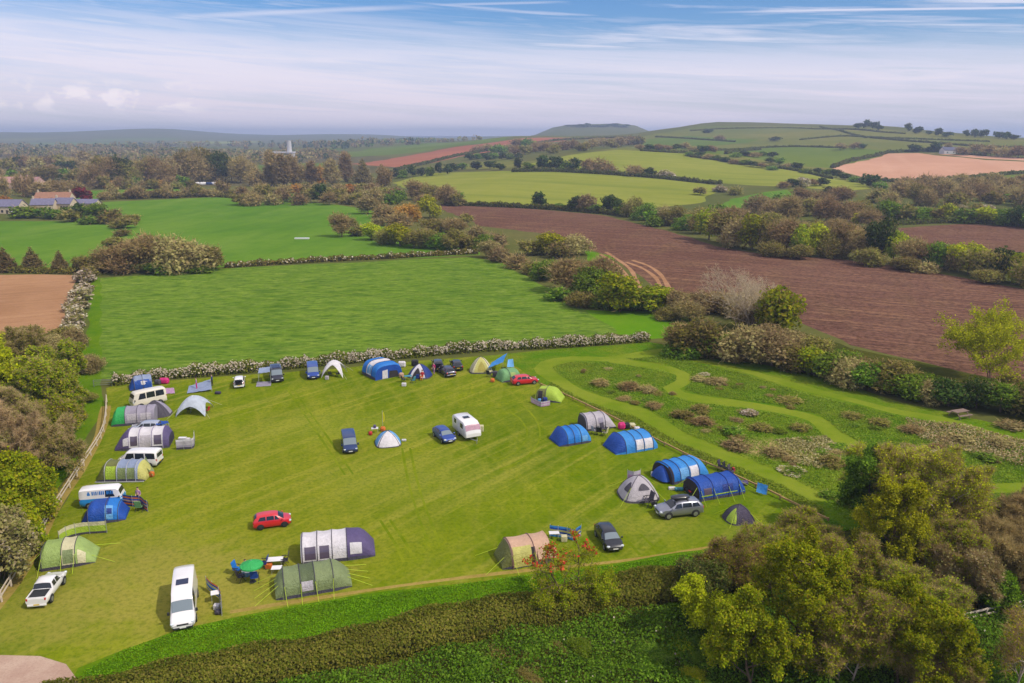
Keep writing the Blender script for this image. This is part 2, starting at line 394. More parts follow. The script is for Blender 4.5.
# camp field and its edges
field('campsite_lawn', lawn_m, [(106,388),(120,384),(300,371),(400,363),(480,356),(515,366),(541,385),(600,412),(700,456),(824,520),(860,545),(800,600),(640,640),(400,683),(200,740),(-80,740),(-100,690),(0,600),(60,510),(100,437),(108,404)])
field('dry_verge', straw_m, None, ribbon([(106,406),(99,436),(82,465),(58,503),(34,548),(4,596),(-50,660)], 1.3))
field('dry_verge', straw_m, None, ribbon([(230,612),(330,596),(420,583),(520,571),(620,561),(720,546)], .5))
field('long_grass_strip', rough_m, [(78,668),(120,651),(180,629),(260,612),(330,600),(420,588),(520,575),(620,563),(700,550),(780,532),(832,517),(850,545),(800,600),(640,640),(400,690),(100,760),(20,760)])
field('undergrowth_ground', scrubfloor_m, [(110,705),(200,668),(300,646),(420,622),(560,598),(680,572),(790,545),(850,530),(900,520),(1000,510),(1200,520),(1400,800),(600,1000),(0,900)])
field('gravel_track', gravel_m, [(-160,664),(-60,656),(0,655),(40,656),(66,664),(80,683),(84,720),(-160,760)])

def densify(P, closed=True):
    out = []; n = len(P)
    for i in range(n if closed else n-1):
        a, b = P[i], P[(i+1) % n]
        ym = max(30, (a.y+b.y)/2); st = max(2.0, ym*.02)
        k = max(1, int((b-a).length/st)); d = b-a; nr = Vector((-d.y, d.x)).normalized() if d.length else Vector((0,0))
        for j in range(k):
            t = j/k; q = a+d*t
            wv = 0 if j == 0 else (math.sin(q.x*.11+q.y*.07)+math.sin(q.x*.31-q.y*.23))*st*.10
            out.append(q+nr*wv)
    return out
pts = []; faces = []
trk = ground('tyre_track', G(98,118,8), G(128,138,26), G(84,106,6), .15, .6, 2.0, bump=.5)
for pts_ in ([(286,387),(300,408),(322,440),(345,475)],[(291,386),(306,407),(329,439),(353,474)],[(402,448),(408,480),(418,515),(430,548)],[(410,448),(417,480),(428,514),(441,547)],[(495,400),(520,405),(535,418),(540,436),(528,456),(500,470)],[(488,408),(512,413),(524,424),(527,437),(516,452),(492,463)],[(380,520),(396,545),(404,562)],[(390,520),(407,545),(416,562)],[(624,536),(640,555)],[(640,534),(658,551)]):
    field('tyre_track', trk, None, ribbon(pts_, .26))
for name, mat, P in FIELDS:
    D = densify(P) if 'path' not in name and name not in ('dry_verge','tyre_track','soil_track') else P
    if sum(D[i].x*D[(i+1)%len(D)].y-D[(i+1)%len(D)].x*D[i].y for i in range(len(D))) < 0: D = D[::-1]
    faces.append(list(range(len(pts), len(pts)+len(D)))); pts += D
ys = [41]
while ys[-1] < 9200: ys.append(ys[-1]+max(9, ys[-1]*.035))
for y in ys:
    for s in np.linspace(-1.5, 1.5, 150 if y > 260 else 26):
        pts.append(Vector((s*max(y, 90), y+.001*s)))
for y in (-300,-200,-120,-60,-20,15):
    for x in np.linspace(-420, 420, 15): pts.append(Vector((x+.01*y, y)))
cv, ce, cf, ov, oe, of = delaunay_2d_cdt(pts, [], faces, 0, 1e-4, True)
cx = np.array([(v.x, v.y) for v in cv]); cz = zt(cx[:, 0], cx[:, 1])
V3 = np.column_stack([cx, cz])
own = np.array([max(o) if o else -1 for o in of])
tri = np.array([list(f)[:3] for f in cf])
LABELGROUND = {'countryside': base_m}
def submesh(name, sel, mat):
    T = tri[sel]; u, inv = np.unique(T, return_inverse=True)
    me = np_mesh(name, V3[u], inv.reshape(-1, 3), [mat], smooth=True)
    return tag(link(name, me), kind='structure')
submesh('countryside_terrain', own == -1, base_m)
for k, (name, mat, P) in enumerate(FIELDS):
    if (own == k).any(): submesh(name, own == k, mat)
# ------------------------------------------------------------------ plant meshes
bark_m = plain('bark', G(104,84,66), .9, vary=.3, vscale=2)
palebark_m = plain('pale_bark', G(176,158,138), .9, vary=.2, vscale=2)
GL = lambda *c: C(*c, k=1.75)
LM = {
 'g': leafmat('leaf_green', [GL(50,72,16), GL(78,98,22), GL(100,118,34), GL(62,84,24)]),
 'd': leafmat('leaf_evergreen', [GL(34,48,16), GL(50,64,24), GL(64,76,30)]),
 'b': leafmat('leaf_budding', [GL(110,90,60), GL(130,108,72), GL(98,92,48), GL(86,70,50)]),
 'o': leafmat('leaf_olive', [GL(92,92,36), GL(114,108,48), GL(80,78,34), GL(120,104,62)]),
 'y': leafmat('leaf_spring', [GL(120,128,12), GL(152,152,22), GL(98,110,14), GL(142,134,34)]),
 'p': leafmat('leaf_poplar', [GL(132,110,78), GL(118,100,68), GL(112,106,66), GL(100,86,62)]),
 'r': leafmat('leaf_copper', [GL(84,30,36), GL(104,36,40), GL(64,26,32)]),
 'w': leafmat('leaf_hawthorn', [GL(112,108,60), GL(128,116,76), GL(96,100,44), GL(140,124,96)]),
 'e': leafmat('leaf_willow', [GL(122,112,70), GL(138,124,84), GL(102,98,54), GL(118,98,72)]),
 'c': leafmat('leaf_conifer', [GL(86,78,44), GL(106,92,56), GL(70,70,36)]),
 'x': leafmat('leaf_rust', [GL(150,104,50), GL(136,100,48), GL(120,98,44)]),
 'n': leafmat('leaf_bright', [GL(60,84,14), GL(82,106,22), GL(100,120,32), GL(48,68,12)]),
 'h': leafmat('leaf_hedge', [GL(88,86,34), GL(106,98,44), GL(72,76,26), GL(112,92,52)], vary=.05),
 'v': leafmat('leaf_fresh_olive', [GL(100,116,14), GL(130,134,18), GL(78,98,12), GL(142,130,34)]),
 'hc': leafmat('leaf_clipped', [C(90,96,28,k=1.6), C(108,106,40,k=1.6), C(70,82,20,k=1.6), C(118,108,52,k=1.6)], vary=.05),
 'ug': leafmat('leaf_undergrowth', [GL(52,78,12), GL(74,100,20), GL(94,116,34), GL(40,62,10)], vary=.05, big=.5),
 'hb': leafmat('leaf_hedge_dark', [GL(64,76,28), GL(84,92,36), GL(56,60,26), GL(98,86,50)], vary=.1),
}
blossom_m = leafmat('white_blossom', [G(206,192,170), G(180,162,138), G(222,212,192)], .2, .08)
red_leaf_m = leafmat('red_leaf', [G(210,70,50), G(226,110,70), G(190,50,50)], .3, .05)
twig_m = leafmat('twigs', [C(146,126,80,k=1.35), C(162,140,98,k=1.35), C(124,108,64,k=1.35)], .25, .15)
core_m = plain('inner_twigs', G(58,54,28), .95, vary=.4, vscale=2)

def cards(P, Nn, size, jit=.9, aspect=1.0, fold=True):
    """leaf quads at points P facing about Nn"""
    n = len(P)
    d = Nn + rng.normal(0, jit, (n, 3)); d /= np.linalg.norm(d, axis=1, keepdims=True)+1e-9
    a = np.cross(d, rng.normal(0, 1, (n, 3))); a /= np.linalg.norm(a, axis=1, keepdims=True)+1e-9
    b = np.cross(d, a)
    s = size*rng.uniform(.6, 1.35, (n, 1)) if np.isscalar(size) else size[:, None]*rng.uniform(.7, 1.3, (n, 1))
    a = a*s*.5*aspect; b = b*s*.5
    k = d*s*.14
    V = np.stack([P-a*.55-b*.8, P+a*.75-b+k, P+a*.6+b*.9, P-a-k+b*.5], 1).reshape(-1, 3)
    Q = np.arange(4*n).reshape(n, 4)
    return V, Q
def strands(P, D, L, wd):
    """thin twigs: long quads from P along D"""
    n = len(P); D = D/(np.linalg.norm(D, axis=1, keepdims=True)+1e-9)
    a = np.cross(D, rng.normal(0, 1, (n, 3))); a /= np.linalg.norm(a, axis=1, keepdims=True)+1e-9
    l = L*rng.uniform(.5, 1.3, (n, 1)); E = P+D*l
    V = np.stack([P-a*wd*.5, P+a*wd*.5, E+a*wd*.12, E-a*wd*.12], 1).reshape(-1, 3)
    return V, np.arange(4*n).reshape(n, 4)
def merge(parts):
    Vs, Qs, Ms, o = [], [], [], 0
    for (V, Q), m in parts:
        Vs.append(V); Qs.append(Q+o); Ms.append(np.full(len(Q), m)); o += len(V)
    return np.concatenate(Vs), np.concatenate(Qs), np.concatenate(Ms)

def tube_np(pts, r0, r1, n=5):
    pts = np.asarray(pts, float); k = len(pts); rs = np.linspace(r0, r1, k)
    V = []; 
    for i in range(k):
        d = pts[min(i+1, k-1)]-pts[max(i-1, 0)]; d = d/(np.linalg.norm(d)+1e-9)
        a = np.cross(d, [0, 0, 1] if abs(d[2]) < .9 else [1, 0, 0]); a = a/np.linalg.norm(a); b = np.cross(d, a)
        t = np.arange(n)*2*np.pi/n
        V.append(pts[i]+(np.cos(t)[:, None]*a+np.sin(t)[:, None]*b)*rs[i])
    V = np.concatenate(V); Q = []
    for i in range(k-1):
        for j in range(n): Q.append((i*n+j, i*n+(j+1) % n, (i+1)*n+(j+1) % n, (i+1)*n+j))
    return V, np.array(Q)

def skeleton(rs, Hh, spread, tf, nl=8, lev=3, up=.55, stems=1):
    """branching frame of a tree of height Hh; returns tubes (per level) and twig polylines"""
    tubes = []; twigs = []
    def grow(p, d, L, r, lv, n):
        pts = [p]; dd = np.array(d, float)
        for i in range(n):
            dd = dd+rs.normal(0, .16 if lv else .06, 3)+np.array([0, 0, .06 if lv else 0]); dd /= np.linalg.norm(dd)
            pts.append(pts[-1]+dd*L/n)
        pts = np.array(pts)
        (twigs if lv == lev else tubes).append((pts, r, r*(.25 if lv else .35), lv))
        if lv == lev: return
        cnt = nl if lv == 0 else (6 if lv == 1 else 5)
        for c in range(cnt):
            lo = tf if lv == 0 else .25
            f = lo+(1-lo)*((c+rs.uniform(.1, .9))/cnt); f = min(f, .98)
            k = f*n; i = min(int(k), n-1); q = pts[i]+(pts[i+1]-pts[i])*(k-i)
            ax = pts[i+1]-pts[i]; ax /= np.linalg.norm(ax)
            ang = c*2.4+rs.uniform(-.5, .5)
            s1 = np.cross(ax, [.3, .9, .2]); s1 /= np.linalg.norm(s1); s2 = np.cross(ax, s1)
            side = s1*math.cos(ang)+s2*math.sin(ang)
            nd = ax*up+side*(1-up*.4)+np.array([0, 0, .18]); nd /= np.linalg.norm(nd)
            if lv == 0: Lc = spread*(1.05-.62*((f-tf)/(1-tf))**1.3)*rs.uniform(.8, 1.1)
            else: Lc = L*(.62-.25*f)*rs.uniform(.75, 1.2)
            grow(q, nd, Lc, max(.012, r*(.5 if lv == 0 else .45)), lv+1, 4 if lv < 2 else 3)
    for s in range(stems):
        d = np.array([rs.normal(0, .05), rs.normal(0, .05), 1]) if stems == 1 else np.array([math.cos(s*2.4)*.32, math.sin(s*2.4)*.32, 1])
        grow(np.array([0, 0, -.2]) if stems == 1 else np.array([math.cos(s*2.4)*.25, math.sin(s*2.4)*.25, -.2]), d/np.linalg.norm(d), Hh*(.92 if stems == 1 else rs.uniform(.75, .95)), Hh*.018/(stems**.5), 0, 6)
    return tubes, twigs
PROTO = {}
def proto_near(kind, seed, Hh, spread, leaf, per, tf=.25, nl=9, stems=1, bare=False, extra=None, lev=3, tw_mat=None):
    """detailed tree: (trunk mesh, crown mesh)"""
    rs = np.random.default_rng(seed)
    tubes, twigs = skeleton(rs, Hh, spread, tf, nl, lev, stems=stems)
    parts = [(tube_np(p, a, b, 6 if lv == 0 else (5 if lv == 1 else 3)), 0) for p, a, b, lv in tubes]
    V, Q, M = merge(parts)
    trunk = np_mesh('trunk', V, Q, [palebark_m if bare else bark_m], smooth=True)
    P = []; D = []
    for p, a, b, lv in twigs+[t for t in tubes if t[3] == 2]:
        n = max(2, int(per*(1 if lv == 3 else .6))); k = rs.uniform(.1, 1.0, n)*(len(p)-1); i = np.minimum(k.astype(int), len(p)-2)
        q = p[i]+(p[i+1]-p[i])*(k-i)[:, None]; P.append(q); D.append(np.repeat((p[-1]-p[0])[None], n, 0))
    P = np.concatenate(P); D = np.concatenate(D)
    cp = []
    tw = [(p, .022 if lv == 3 else .03, .008, lv) for p, a, b, lv in twigs]
    Vt = [strands(np.array([p[0]]), np.array([p[-1]-p[0]]), np.linalg.norm(p[-1]-p[0]), .035) for p, *_ in tw]
    cp += [(v, 1) for v in Vt]
    if bare:
        cp.append((strands(P, D/np.linalg.norm(D, axis=1, keepdims=True)+rng.normal(0, .55, P.shape), .55, .022), 1))
        k = rng.random(len(P)) < bare; pp = P[k]+rng.normal(0, .2, P[k].shape)
        cp.append((cards(pp, np.tile([0, 0, 1.], (len(pp), 1)), leaf), 0))
    else:
        pp = P+rng.normal(0, leaf*1.3, P.shape)
        cp.append((cards(pp, np.tile([0, 0, 1.], (len(pp), 1)), leaf, 1.0), 0))
    mats = [LM[kind], tw_mat or twig_m]
    if extra is not None:
        mats.append(extra[0]); k = extra[1](P); pp = P[k]+rng.normal(0, .12, P[k].shape)
        cp.append((cards(pp, np.tile([0, 0, 1.], (len(pp), 1)), extra[2]), 2))
    V, Q, M = merge(cp)
    return trunk, np_mesh('crown', V, Q, mats, M)

def lumps(rs, shape):
    """crown volume of a 10 m plant as ellipsoids (centre, radii)"""
    L = []
    if shape == 'round':
        for i in range(9):
            a = i*2.4+rs.uniform(-.4, .4); r = rs.uniform(.8, 2.4) if i else 0
            L.append((np.array([math.cos(a)*r, math.sin(a)*r, rs.uniform(2.6, 7.0) if i else 6.2]), np.array([1, 1, .95])*rs.uniform(1.7, 2.6)))
    elif shape == 'tall':
        for i in range(10):
            a = i*2.4; r = rs.uniform(.2, 1.1); L.append((np.array([math.cos(a)*r, math.sin(a)*r, 2.6+6.2*i/9]), np.array([1, 1, 1.3])*rs.uniform(1.0, 1.5)*(1.1-.045*i)))
    elif shape == 'cone':
        for i in range(11):
            f = i/10; a = i*2.4; r = .5*(1-f); L.append((np.array([math.cos(a)*r, math.sin(a)*r, 1+8.4*f]), np.array([1, 1, .62])*(2.5*(1-f)+.35)*rs.uniform(.85, 1.15)))
    else:        # bush
        for i in range(10):
            a = i*2.4+rs.uniform(-.4, .4); r = rs.uniform(1.0, 3.3) if i else 0
            L.append((np.array([math.cos(a)*r, math.sin(a)*r, rs.uniform(1.6, 6.2)*(1-.09*r) if i else 5.2]), np.array([1, 1, 1.05])*rs.uniform(1.7, 3.0)))
    return L
def crown_cards(rs, Ls, n, size, twiggy=0.0):
    vol = np.array([np.prod(r) for _, r in Ls])**.8; cnt = np.maximum(8, (n*vol/vol.sum()).astype(int))
    P = []; N = []
    for (c, r), k in zip(Ls, cnt):
        d = rs.normal(0, 1, (k, 3)); d /= np.linalg.norm(d, axis=1, keepdims=True)
        bump = 1+.22*np.sin(d[:, :1]*5+c[0]*3)*np.sin(d[:, 1:2]*4+c[1])+.12*np.sin(d[:, 2:3]*7+c[2])
        rad = rs.random((k, 1))**.35*bump
        P.append(c+d*r*rad); N.append(d)
    P = np.concatenate(P); N = np.concatenate(N); ok = P[:, 2] > .05; P, N = P[ok], N[ok]
    parts = []
    if twiggy:
        k = rs.random(len(P)) < twiggy
        parts.append((strands(P[k], N[k]+np.array([0, 0, .8])+rng.normal(0, .4, N[k].shape), size*2.2, size*.22), 1)); P, N = P[~k], N[~k]
    parts.append((cards(P, N*.8+np.array([0, 0, .35]), size, .55), 0))
    return parts
SHAPE = dict(v='round', g='bush', d='round', b='bush', o='bush', y='round', p='tall', r='round', w='bush', e='bush', c='cone', x='bush', n='bush')
def proto(kind, lod, var, shape=None, tree=False):
    """one mesh, 10 m high: kind of leaf, 'mid' or 'far' detail; tree adds a trunk with limbs"""
    key = (kind, lod, var, shape, tree)
    if key in PROTO: return PROTO[key]
    rs = np.random.default_rng(abs(hash((kind, lod, var))) % 2**31 if False else sum(map(ord, kind))*131+var*17+(5 if lod == 'mid' else 3))
    Ls = lumps(rs, shape or SHAPE[kind])
    n, sz = {'near': (11000, .30), 'mid': (3800, .46), 'far': (900, .95)}[lod]
    tw = {'b': .55, 'p': .5, 'e': .3, 'o': .2, 'w': .15, 'c': .3}.get(kind, .06)
    cp = crown_cards(rs, Ls, n, sz, tw)
    mats = [LM[kind], twig_m]
    if kind == 'w':
        P = np.concatenate([c+(lambda d: d/np.linalg.norm(d, axis=1, keepdims=True))(rs.normal(0, 1, (int(n*.06), 3)))*r*rs.uniform(.9, 1.12, (int(n*.06), 1)) for c, r in Ls])
        P = P[(P[:, 2] > 1)&(rs.random(len(P)) < .9)]
        cp.append((cards(P, np.tile([0, 0, 1.], (len(P), 1)), sz*1.05), 2)); mats.append(blossom_m)
    tb = []
    if (shape or SHAPE[kind]) != 'bush' or tree:
        tb.append(tube_np([[0,0,-.3],[.05,.02,2.5],[0,.1,5],[.1,0,8]], .2, .04, 6))
        for c, r in Ls: tb.append(tube_np([[0,0,min(c[2]*.6,3)],[c[0]*.5,c[1]*.5,c[2]*.85],list(c)], .09, .03, 4))
    V, Q, M = merge(cp)
    crown = (V, Q, M, mats)
    if tb:
        V2, Q2, M2 = merge([(q, 0) for q in tb])
        tm = np_mesh('trunk', V2, Q2, [bark_m], smooth=True)
        VV = np.concatenate([V, V2]); QQ = np.concatenate([Q, Q2+len(V)]); MM = np.concatenate([M, np.full(len(Q2), len(mats))])
        whole = np_mesh('tree', VV, QQ, mats+[bark_m], MM)
    else: tm = None; whole = np_mesh('shrub', V, Q, mats, M)
    PROTO[key] = (whole, np_mesh('crown', V, Q, mats, M), tm)
    return PROTO[key]

# ------------------------------------------------------------------ labels for the many trees
LOOK = dict(v='olive-green leafy', g='leafy green', d='dark evergreen', b='brown bare-twigged', o='olive budding', y='yellow-green spring', p='tall pinkish-brown bare', r='dark red copper', w='white-blossoming', e='pale fawn', c='brown pointed conifer', x='rust-orange', n='bright green')
AREA = {}       # area -> list of (object, kind, px, size)
NUM = 'first second third fourth fifth sixth seventh eighth ninth tenth eleventh twelfth thirteenth fourteenth fifteenth sixteenth seventeenth eighteenth nineteenth twentieth'.split()
NUM += ['twenty-'+n for n in NUM[:9]]+['thirtieth']+['thirty-'+n for n in NUM[:9]]+['fortieth']+['forty-'+n for n in NUM[:9]]
def label_areas():
    for (area, share), items in AREA.items():
        kinds = {}
        for it in items: kinds.setdefault((it[1], it[4]), []).append(it)
        for (k, noun), L in kinds.items():
            L.sort(key=lambda q: q[2])
            for i, (o, _, px, _, _) in enumerate(L):
                noun = noun.replace('_', ' '); base = f'{LOOK[k]} {noun} {area}'
                if share or len(L) == 1: o['label'] = base
                else:
                    if len(L) == 2: w_ = ('left one of two', 'right one of two')[i]
                    elif i == 0: w_ = 'leftmost of its kind'
                    elif i == len(L)-1: w_ = 'rightmost of its kind'
                    elif i <= len(L)//2: w_ = f'{NUM[i]} from the left'
                    else: w_ = f'{NUM[len(L)-1-i]} from the right'
                    o['label'] = f'{base}, {w_}'
                if share or len(L) > 1: o['group'] = f'{LOOK[k]} {noun}s {area}'
VARC = [0]
def plant(px, py, hpx, kind, area, wpx=None, shape=None, share=False, noun=None, lod=None, dz=0):
    p = gp(px, py); q = ppm(p); h = hpx/q*1.03; VARC[0] += 1; var = VARC[0] % 5; shape = shape or ('round' if kind in 'obeg' and hpx/q > 4.5 and (VARC[0]*7) % 5 < 2 else None)
    sh = shape or SHAPE[kind]
    bw = {'round': 8.6, 'bush': 10.0, 'tall': 5.0, 'cone': 5.4}[sh]
    wd = (wpx/q*(1.18 if sh == 'bush' else 1.06)) if wpx else h*{'round': .95, 'bush': 1.15, 'tall': .45, 'cone': .55}[sh]
    cardpx = .46*q*(h/10+wd/bw)/2
    lod = lod or ('far' if cardpx < 1.15 else ('mid' if cardpx < 3.4 else 'near'))
    whole, crown, trunk = proto(kind, lod, var, shape)
    noun = noun or (dict(b='bare_shrub', o='shrub', g='bush', w='hawthorn', e='willow', x='shrub', n='bush').get(kind, 'shrub') if trunk is None else 'tree')  # bare twiggy shrubs go by their look, species not identified
    sc = (wd/bw*random.uniform(.94, 1.06), wd/bw*random.uniform(.94, 1.06), h/10)
    rz = random.uniform(0, 6.28)
    if trunk is not None and lod != 'far':
        o = empty(noun, p+Vector((0,0,dz)), rz); c = link('crown', crown, o); t_ = link('trunk', trunk, o)
        o.scale = sc
    else:
        o = link(noun, whole); o.location = p+Vector((0,0,dz)); o.scale = sc; o.rotation_euler.z = rz
    o['category'] = noun.replace('_', ' ')
    AREA.setdefault((area, share), []).append((o, kind, px, hpx, noun))
    return o
def plants(area, rows, **kw):
    for r in rows: plant(*r[:4], area, *(r[4:5]), **kw)

# ------------------------------------------------------------------ hedges
def hedge(name, label, cat, pts, w, h, leaf, dens=26, size=.28, blossom=0.0, core=True, group=None, world=False, flat=.0, bl_low=.2, step=None):
    P = pts if world else [gp(*p).xy for p in pts]
    P = smooth_line(P, step or max(1.0, w*.5)); k = len(P)
    d = [(P[min(i+1, k-1)]-P[max(i-1, 0)]).normalized() for i in range(k)]
    A = np.array([(p.x, p.y) for p in P]); Nn = np.array([(-q.y, q.x) for q in d]); T = np.array([(q.x, q.y) for q in d])
    Lh = sum((P[i+1]-P[i]).length for i in range(k-1)); n = int(Lh*(w+2*h)*dens)
    ph = rng.uniform(0, 6)
    def lump(i):
        return 1+(.14-.1*flat)*np.sin(i*.9+ph)+(.12-.08*flat)*np.sin(i*2.3+ph*2)+(.1-.07*flat)*np.sin(i*.31+ph)
    f = rng.uniform(0, k-1, n); i = f.astype(int); i = np.minimum(i, k-2); fr = (f-i)[:, None]
    base = A[i]*(1-fr)+A[i+1]*fr
    uu = rng.uniform(-1, 1, n); e_ = .55; thu = np.arccos(np.sign(uu)*np.abs(uu)**(1/e_)); vv = rng.random(n); ths = np.arcsin(vv**(1/e_)); ths = np.where(rng.random(n) < .5, ths, math.pi-ths)
    th = np.where(rng.random(n) < w/(w+2*h)*1.15, thu, ths); rad = rng.random(n)**.18; e = .55
    cy_ = np.sign(np.cos(th))*np.abs(np.cos(th))**e; sz_ = np.abs(np.sin(th))**e
    lm = lump(f); off = cy_*w*.5*rad*lm; zz = np.maximum(.03, sz_*h*rad*lm)
    xy = base+Nn[i]*off[:, None]+rng.normal(0, .08, (n, 2))
    V = np.column_stack([xy, zt(xy[:, 0], xy[:, 1])+zz])
    no = np.column_stack([Nn[i]*cy_[:, None], sz_])
    o = None
    Vc, Qc = cards(V, no, size, .6)
    parts = [((Vc, Qc), 0)]
    me = np_mesh('foliage', Vc, Qc, [LM[leaf]])
    o = link(name, me); tag(o, label, cat, group)
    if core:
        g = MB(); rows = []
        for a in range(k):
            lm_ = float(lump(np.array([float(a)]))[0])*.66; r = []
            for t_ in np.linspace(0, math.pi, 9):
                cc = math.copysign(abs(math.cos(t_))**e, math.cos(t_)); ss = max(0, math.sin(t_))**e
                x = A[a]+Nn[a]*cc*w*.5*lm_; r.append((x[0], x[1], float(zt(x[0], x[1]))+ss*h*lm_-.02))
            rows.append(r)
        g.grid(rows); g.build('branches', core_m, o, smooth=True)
    if blossom:
        m = int(n*blossom); f = rng.uniform(0, k-1, m); i = np.minimum(f.astype(int), k-2)
        cl = np.sin(f*1.7+ph)+np.sin(f*.53+2*ph)+np.sin(f*4.1)*.7; ok = cl > rng.normal(.0, 2.2, m); f, i = f[ok], i[ok]; m = len(f)
        fr = (f-i)[:, None]; base = A[i]*(1-fr)+A[i+1]*fr
        th = np.where(rng.random(m) < .7, rng.uniform(1.75, 3.05, m), rng.uniform(-.1, math.pi*.97, m)); cy_ = np.sign(np.cos(th))*np.abs(np.cos(th))**e; sz_ = np.abs(np.sin(th))**e
        lm = lump(f)*1.04; xy = base+Nn[i]*(cy_*w*.5*lm)[:, None]+rng.normal(0, .1, (m, 2))
        V = np.column_stack([xy, zt(xy[:, 0], xy[:, 1])+np.maximum(.1, sz_*h*lm+rng.normal(0, .08, m))])
        Vb, Qb = cards(V, np.column_stack([Nn[i]*cy_[:, None], sz_]), size*1.05, .5)
        link('blossom', np_mesh('blossom', Vb, Qb, [blossom_m]), o)
    return o
# ------------------------------------------------------------------ planting, read off the photograph
# scrub between the crop field and the big ploughed field: (foot x, foot y, height px, kind, width px)
plants('in scrub between crop and ploughed fields', [
 (500,262,18,'e',24),(516,268,17,'b',26),(490,258,20,'e',26),(532,274,16,'o',24),(547,255,27,'y',36),(575,255,26,'e',34),(560,258,20,'o',24),(527,255,17,'o',22),
 (545,280,28,'g',34),(566,292,40,'b',50),(590,296,40,'g',42),(577,306,20,'o',30),(560,300,17,'g',26),(606,308,24,'g',32),(620,312,42,'v',50),(640,310,30,'g',34),
 (655,312,34,'v',40),(676,314,27,'e',38),(700,312,28,'e',40),(690,322,24,'b',34),(718,312,30,'b',38),(742,316,34,'b',44),(668,320,16,'o',30),(604,292,44,'b',40)])
plants('at the meadow corner by the stream', [
 (684,350,30,'b',44),(700,356,50,'o',60),(676,356,22,'g',30),(715,356,34,'n',40),(690,358,16,'n',24),(732,362,24,'b',30),(746,362,46,'e',56),(768,352,34,'e',44),(752,330,32,'b',40)])
plant(778,338,62,'v','beside the big ploughed field',52,noun='tree')
plants('in scrub beside the upper mown path', [
 (772,366,38,'e',48),(792,370,34,'o',44),(790,352,28,'e',36),(812,374,32,'v',38),(826,378,38,'g',46),(815,360,26,'o',34),(846,384,34,'e',44),(840,368,26,'g',36),(868,390,32,'g',42),(862,376,24,'o',36),
 (890,392,36,'o',46),(910,398,34,'g',44),(900,382,26,'o',36),(930,402,28,'e',38),(948,406,34,'d',44),(928,388,22,'n',30),(962,404,28,'g',36),(976,408,34,'d',44),(1000,412,34,'g',44),(1022,414,38,'o',46),(1045,420,40,'g',50),(1010,396,28,'o',40),(1075,430,44,'o',56),(985,396,26,'n',30)])
# tree line between the ploughed field and the cereal fields
plants('in tree line above ploughed field', [
 (539,208,17,'d',16),(560,209,8,'g',16),(577,211,18,'d',20),(586,212,22,'e',22),(596,213,10,'g',18),(611,213,22,'d',24),(622,216,14,'g',20),(633,217,26,'o',24),(646,220,24,'g',26),(652,224,18,'n',22),(664,224,24,'e',26),(656,226,14,'n',22),(676,226,26,'o',26),(688,230,22,'g',26),(700,234,26,'o',30),
 (709,240,36,'v',32),(722,244,36,'o',36),(738,248,36,'e',36),(700,222,20,'o',30),(730,228,24,'b',34),(716,218,18,'g',24)])
plants('in shelterbelt above ploughed field', [
 (752,250,38,'v',36),(768,252,44,'o',30),(772,256,22,'o',26),(786,254,40,'b',34),(800,257,38,'v',26),(812,256,38,'y',30),(826,257,36,'o',30),(838,258,24,'o',26),(846,257,40,'b',36),(862,259,38,'b',34),(878,262,50,'d',36),(870,266,24,'o',34),(893,263,40,'v',30),(908,266,32,'b',30),(905,270,18,'o',28),(924,268,30,'b',32),(938,270,38,'g',30),(952,271,30,'b',30),(968,274,36,'y',36),(985,278,38,'o',40),(1003,280,36,'d',36),(1020,284,36,'v',34),(1040,288,40,'o',40),(925,272,14,'e',26),(988,283,18,'o',30),(800,259,16,'o',28)])
plants('in hill scrub behind the shelterbelt', [
 (758,214,24,'e',30),(775,218,26,'b',30),(792,222,30,'b',32),(808,216,24,'o',28),(826,222,28,'b',32),(846,222,28,'b',34),(862,218,24,'o',28),(800,204,18,'b',26),(820,206,18,'b',26),(842,204,20,'b',28),(780,204,14,'g',20),(858,226,16,'y',18),(870,228,20,'b',26),(742,224,20,'e',28),(770,232,22,'o',30),(790,234,22,'b',28),(815,236,22,'o',30),(838,236,20,'b',28)])
plants('in hedge by the upper plough patch', [
 (890,221,28,'n',28),(906,222,20,'o',22),(922,222,20,'g',26),(946,222,22,'y',20),(934,222,16,'o',20),(965,223,20,'g',24),(985,224,20,'y',26),(1002,225,22,'g',26),(1018,227,24,'d',26),(1036,229,24,'g',28),(874,222,16,'b',20),(975,219,18,'o',20)])
plants('in brown wood below the pink field', [
 (int(880+i*9.2), int(203+6*math.sin(i*1.7)-.5*(i%3)), 19+(i*7)%6, 'b' if i % 4 else 'o', 22) for i in range(19)]+
 [(int(905+i*11), int(190+3*math.sin(i*2.1)), 15, 'b', 20) for i in range(13)], share=True)
plants('in the low scrub edging the brown wood', [(960,211,8,'w',14),(984,211,8,'w',14),(1010,202,10,'g',18),(880,200,12,'g',18),(1015,190,12,'g',16)])
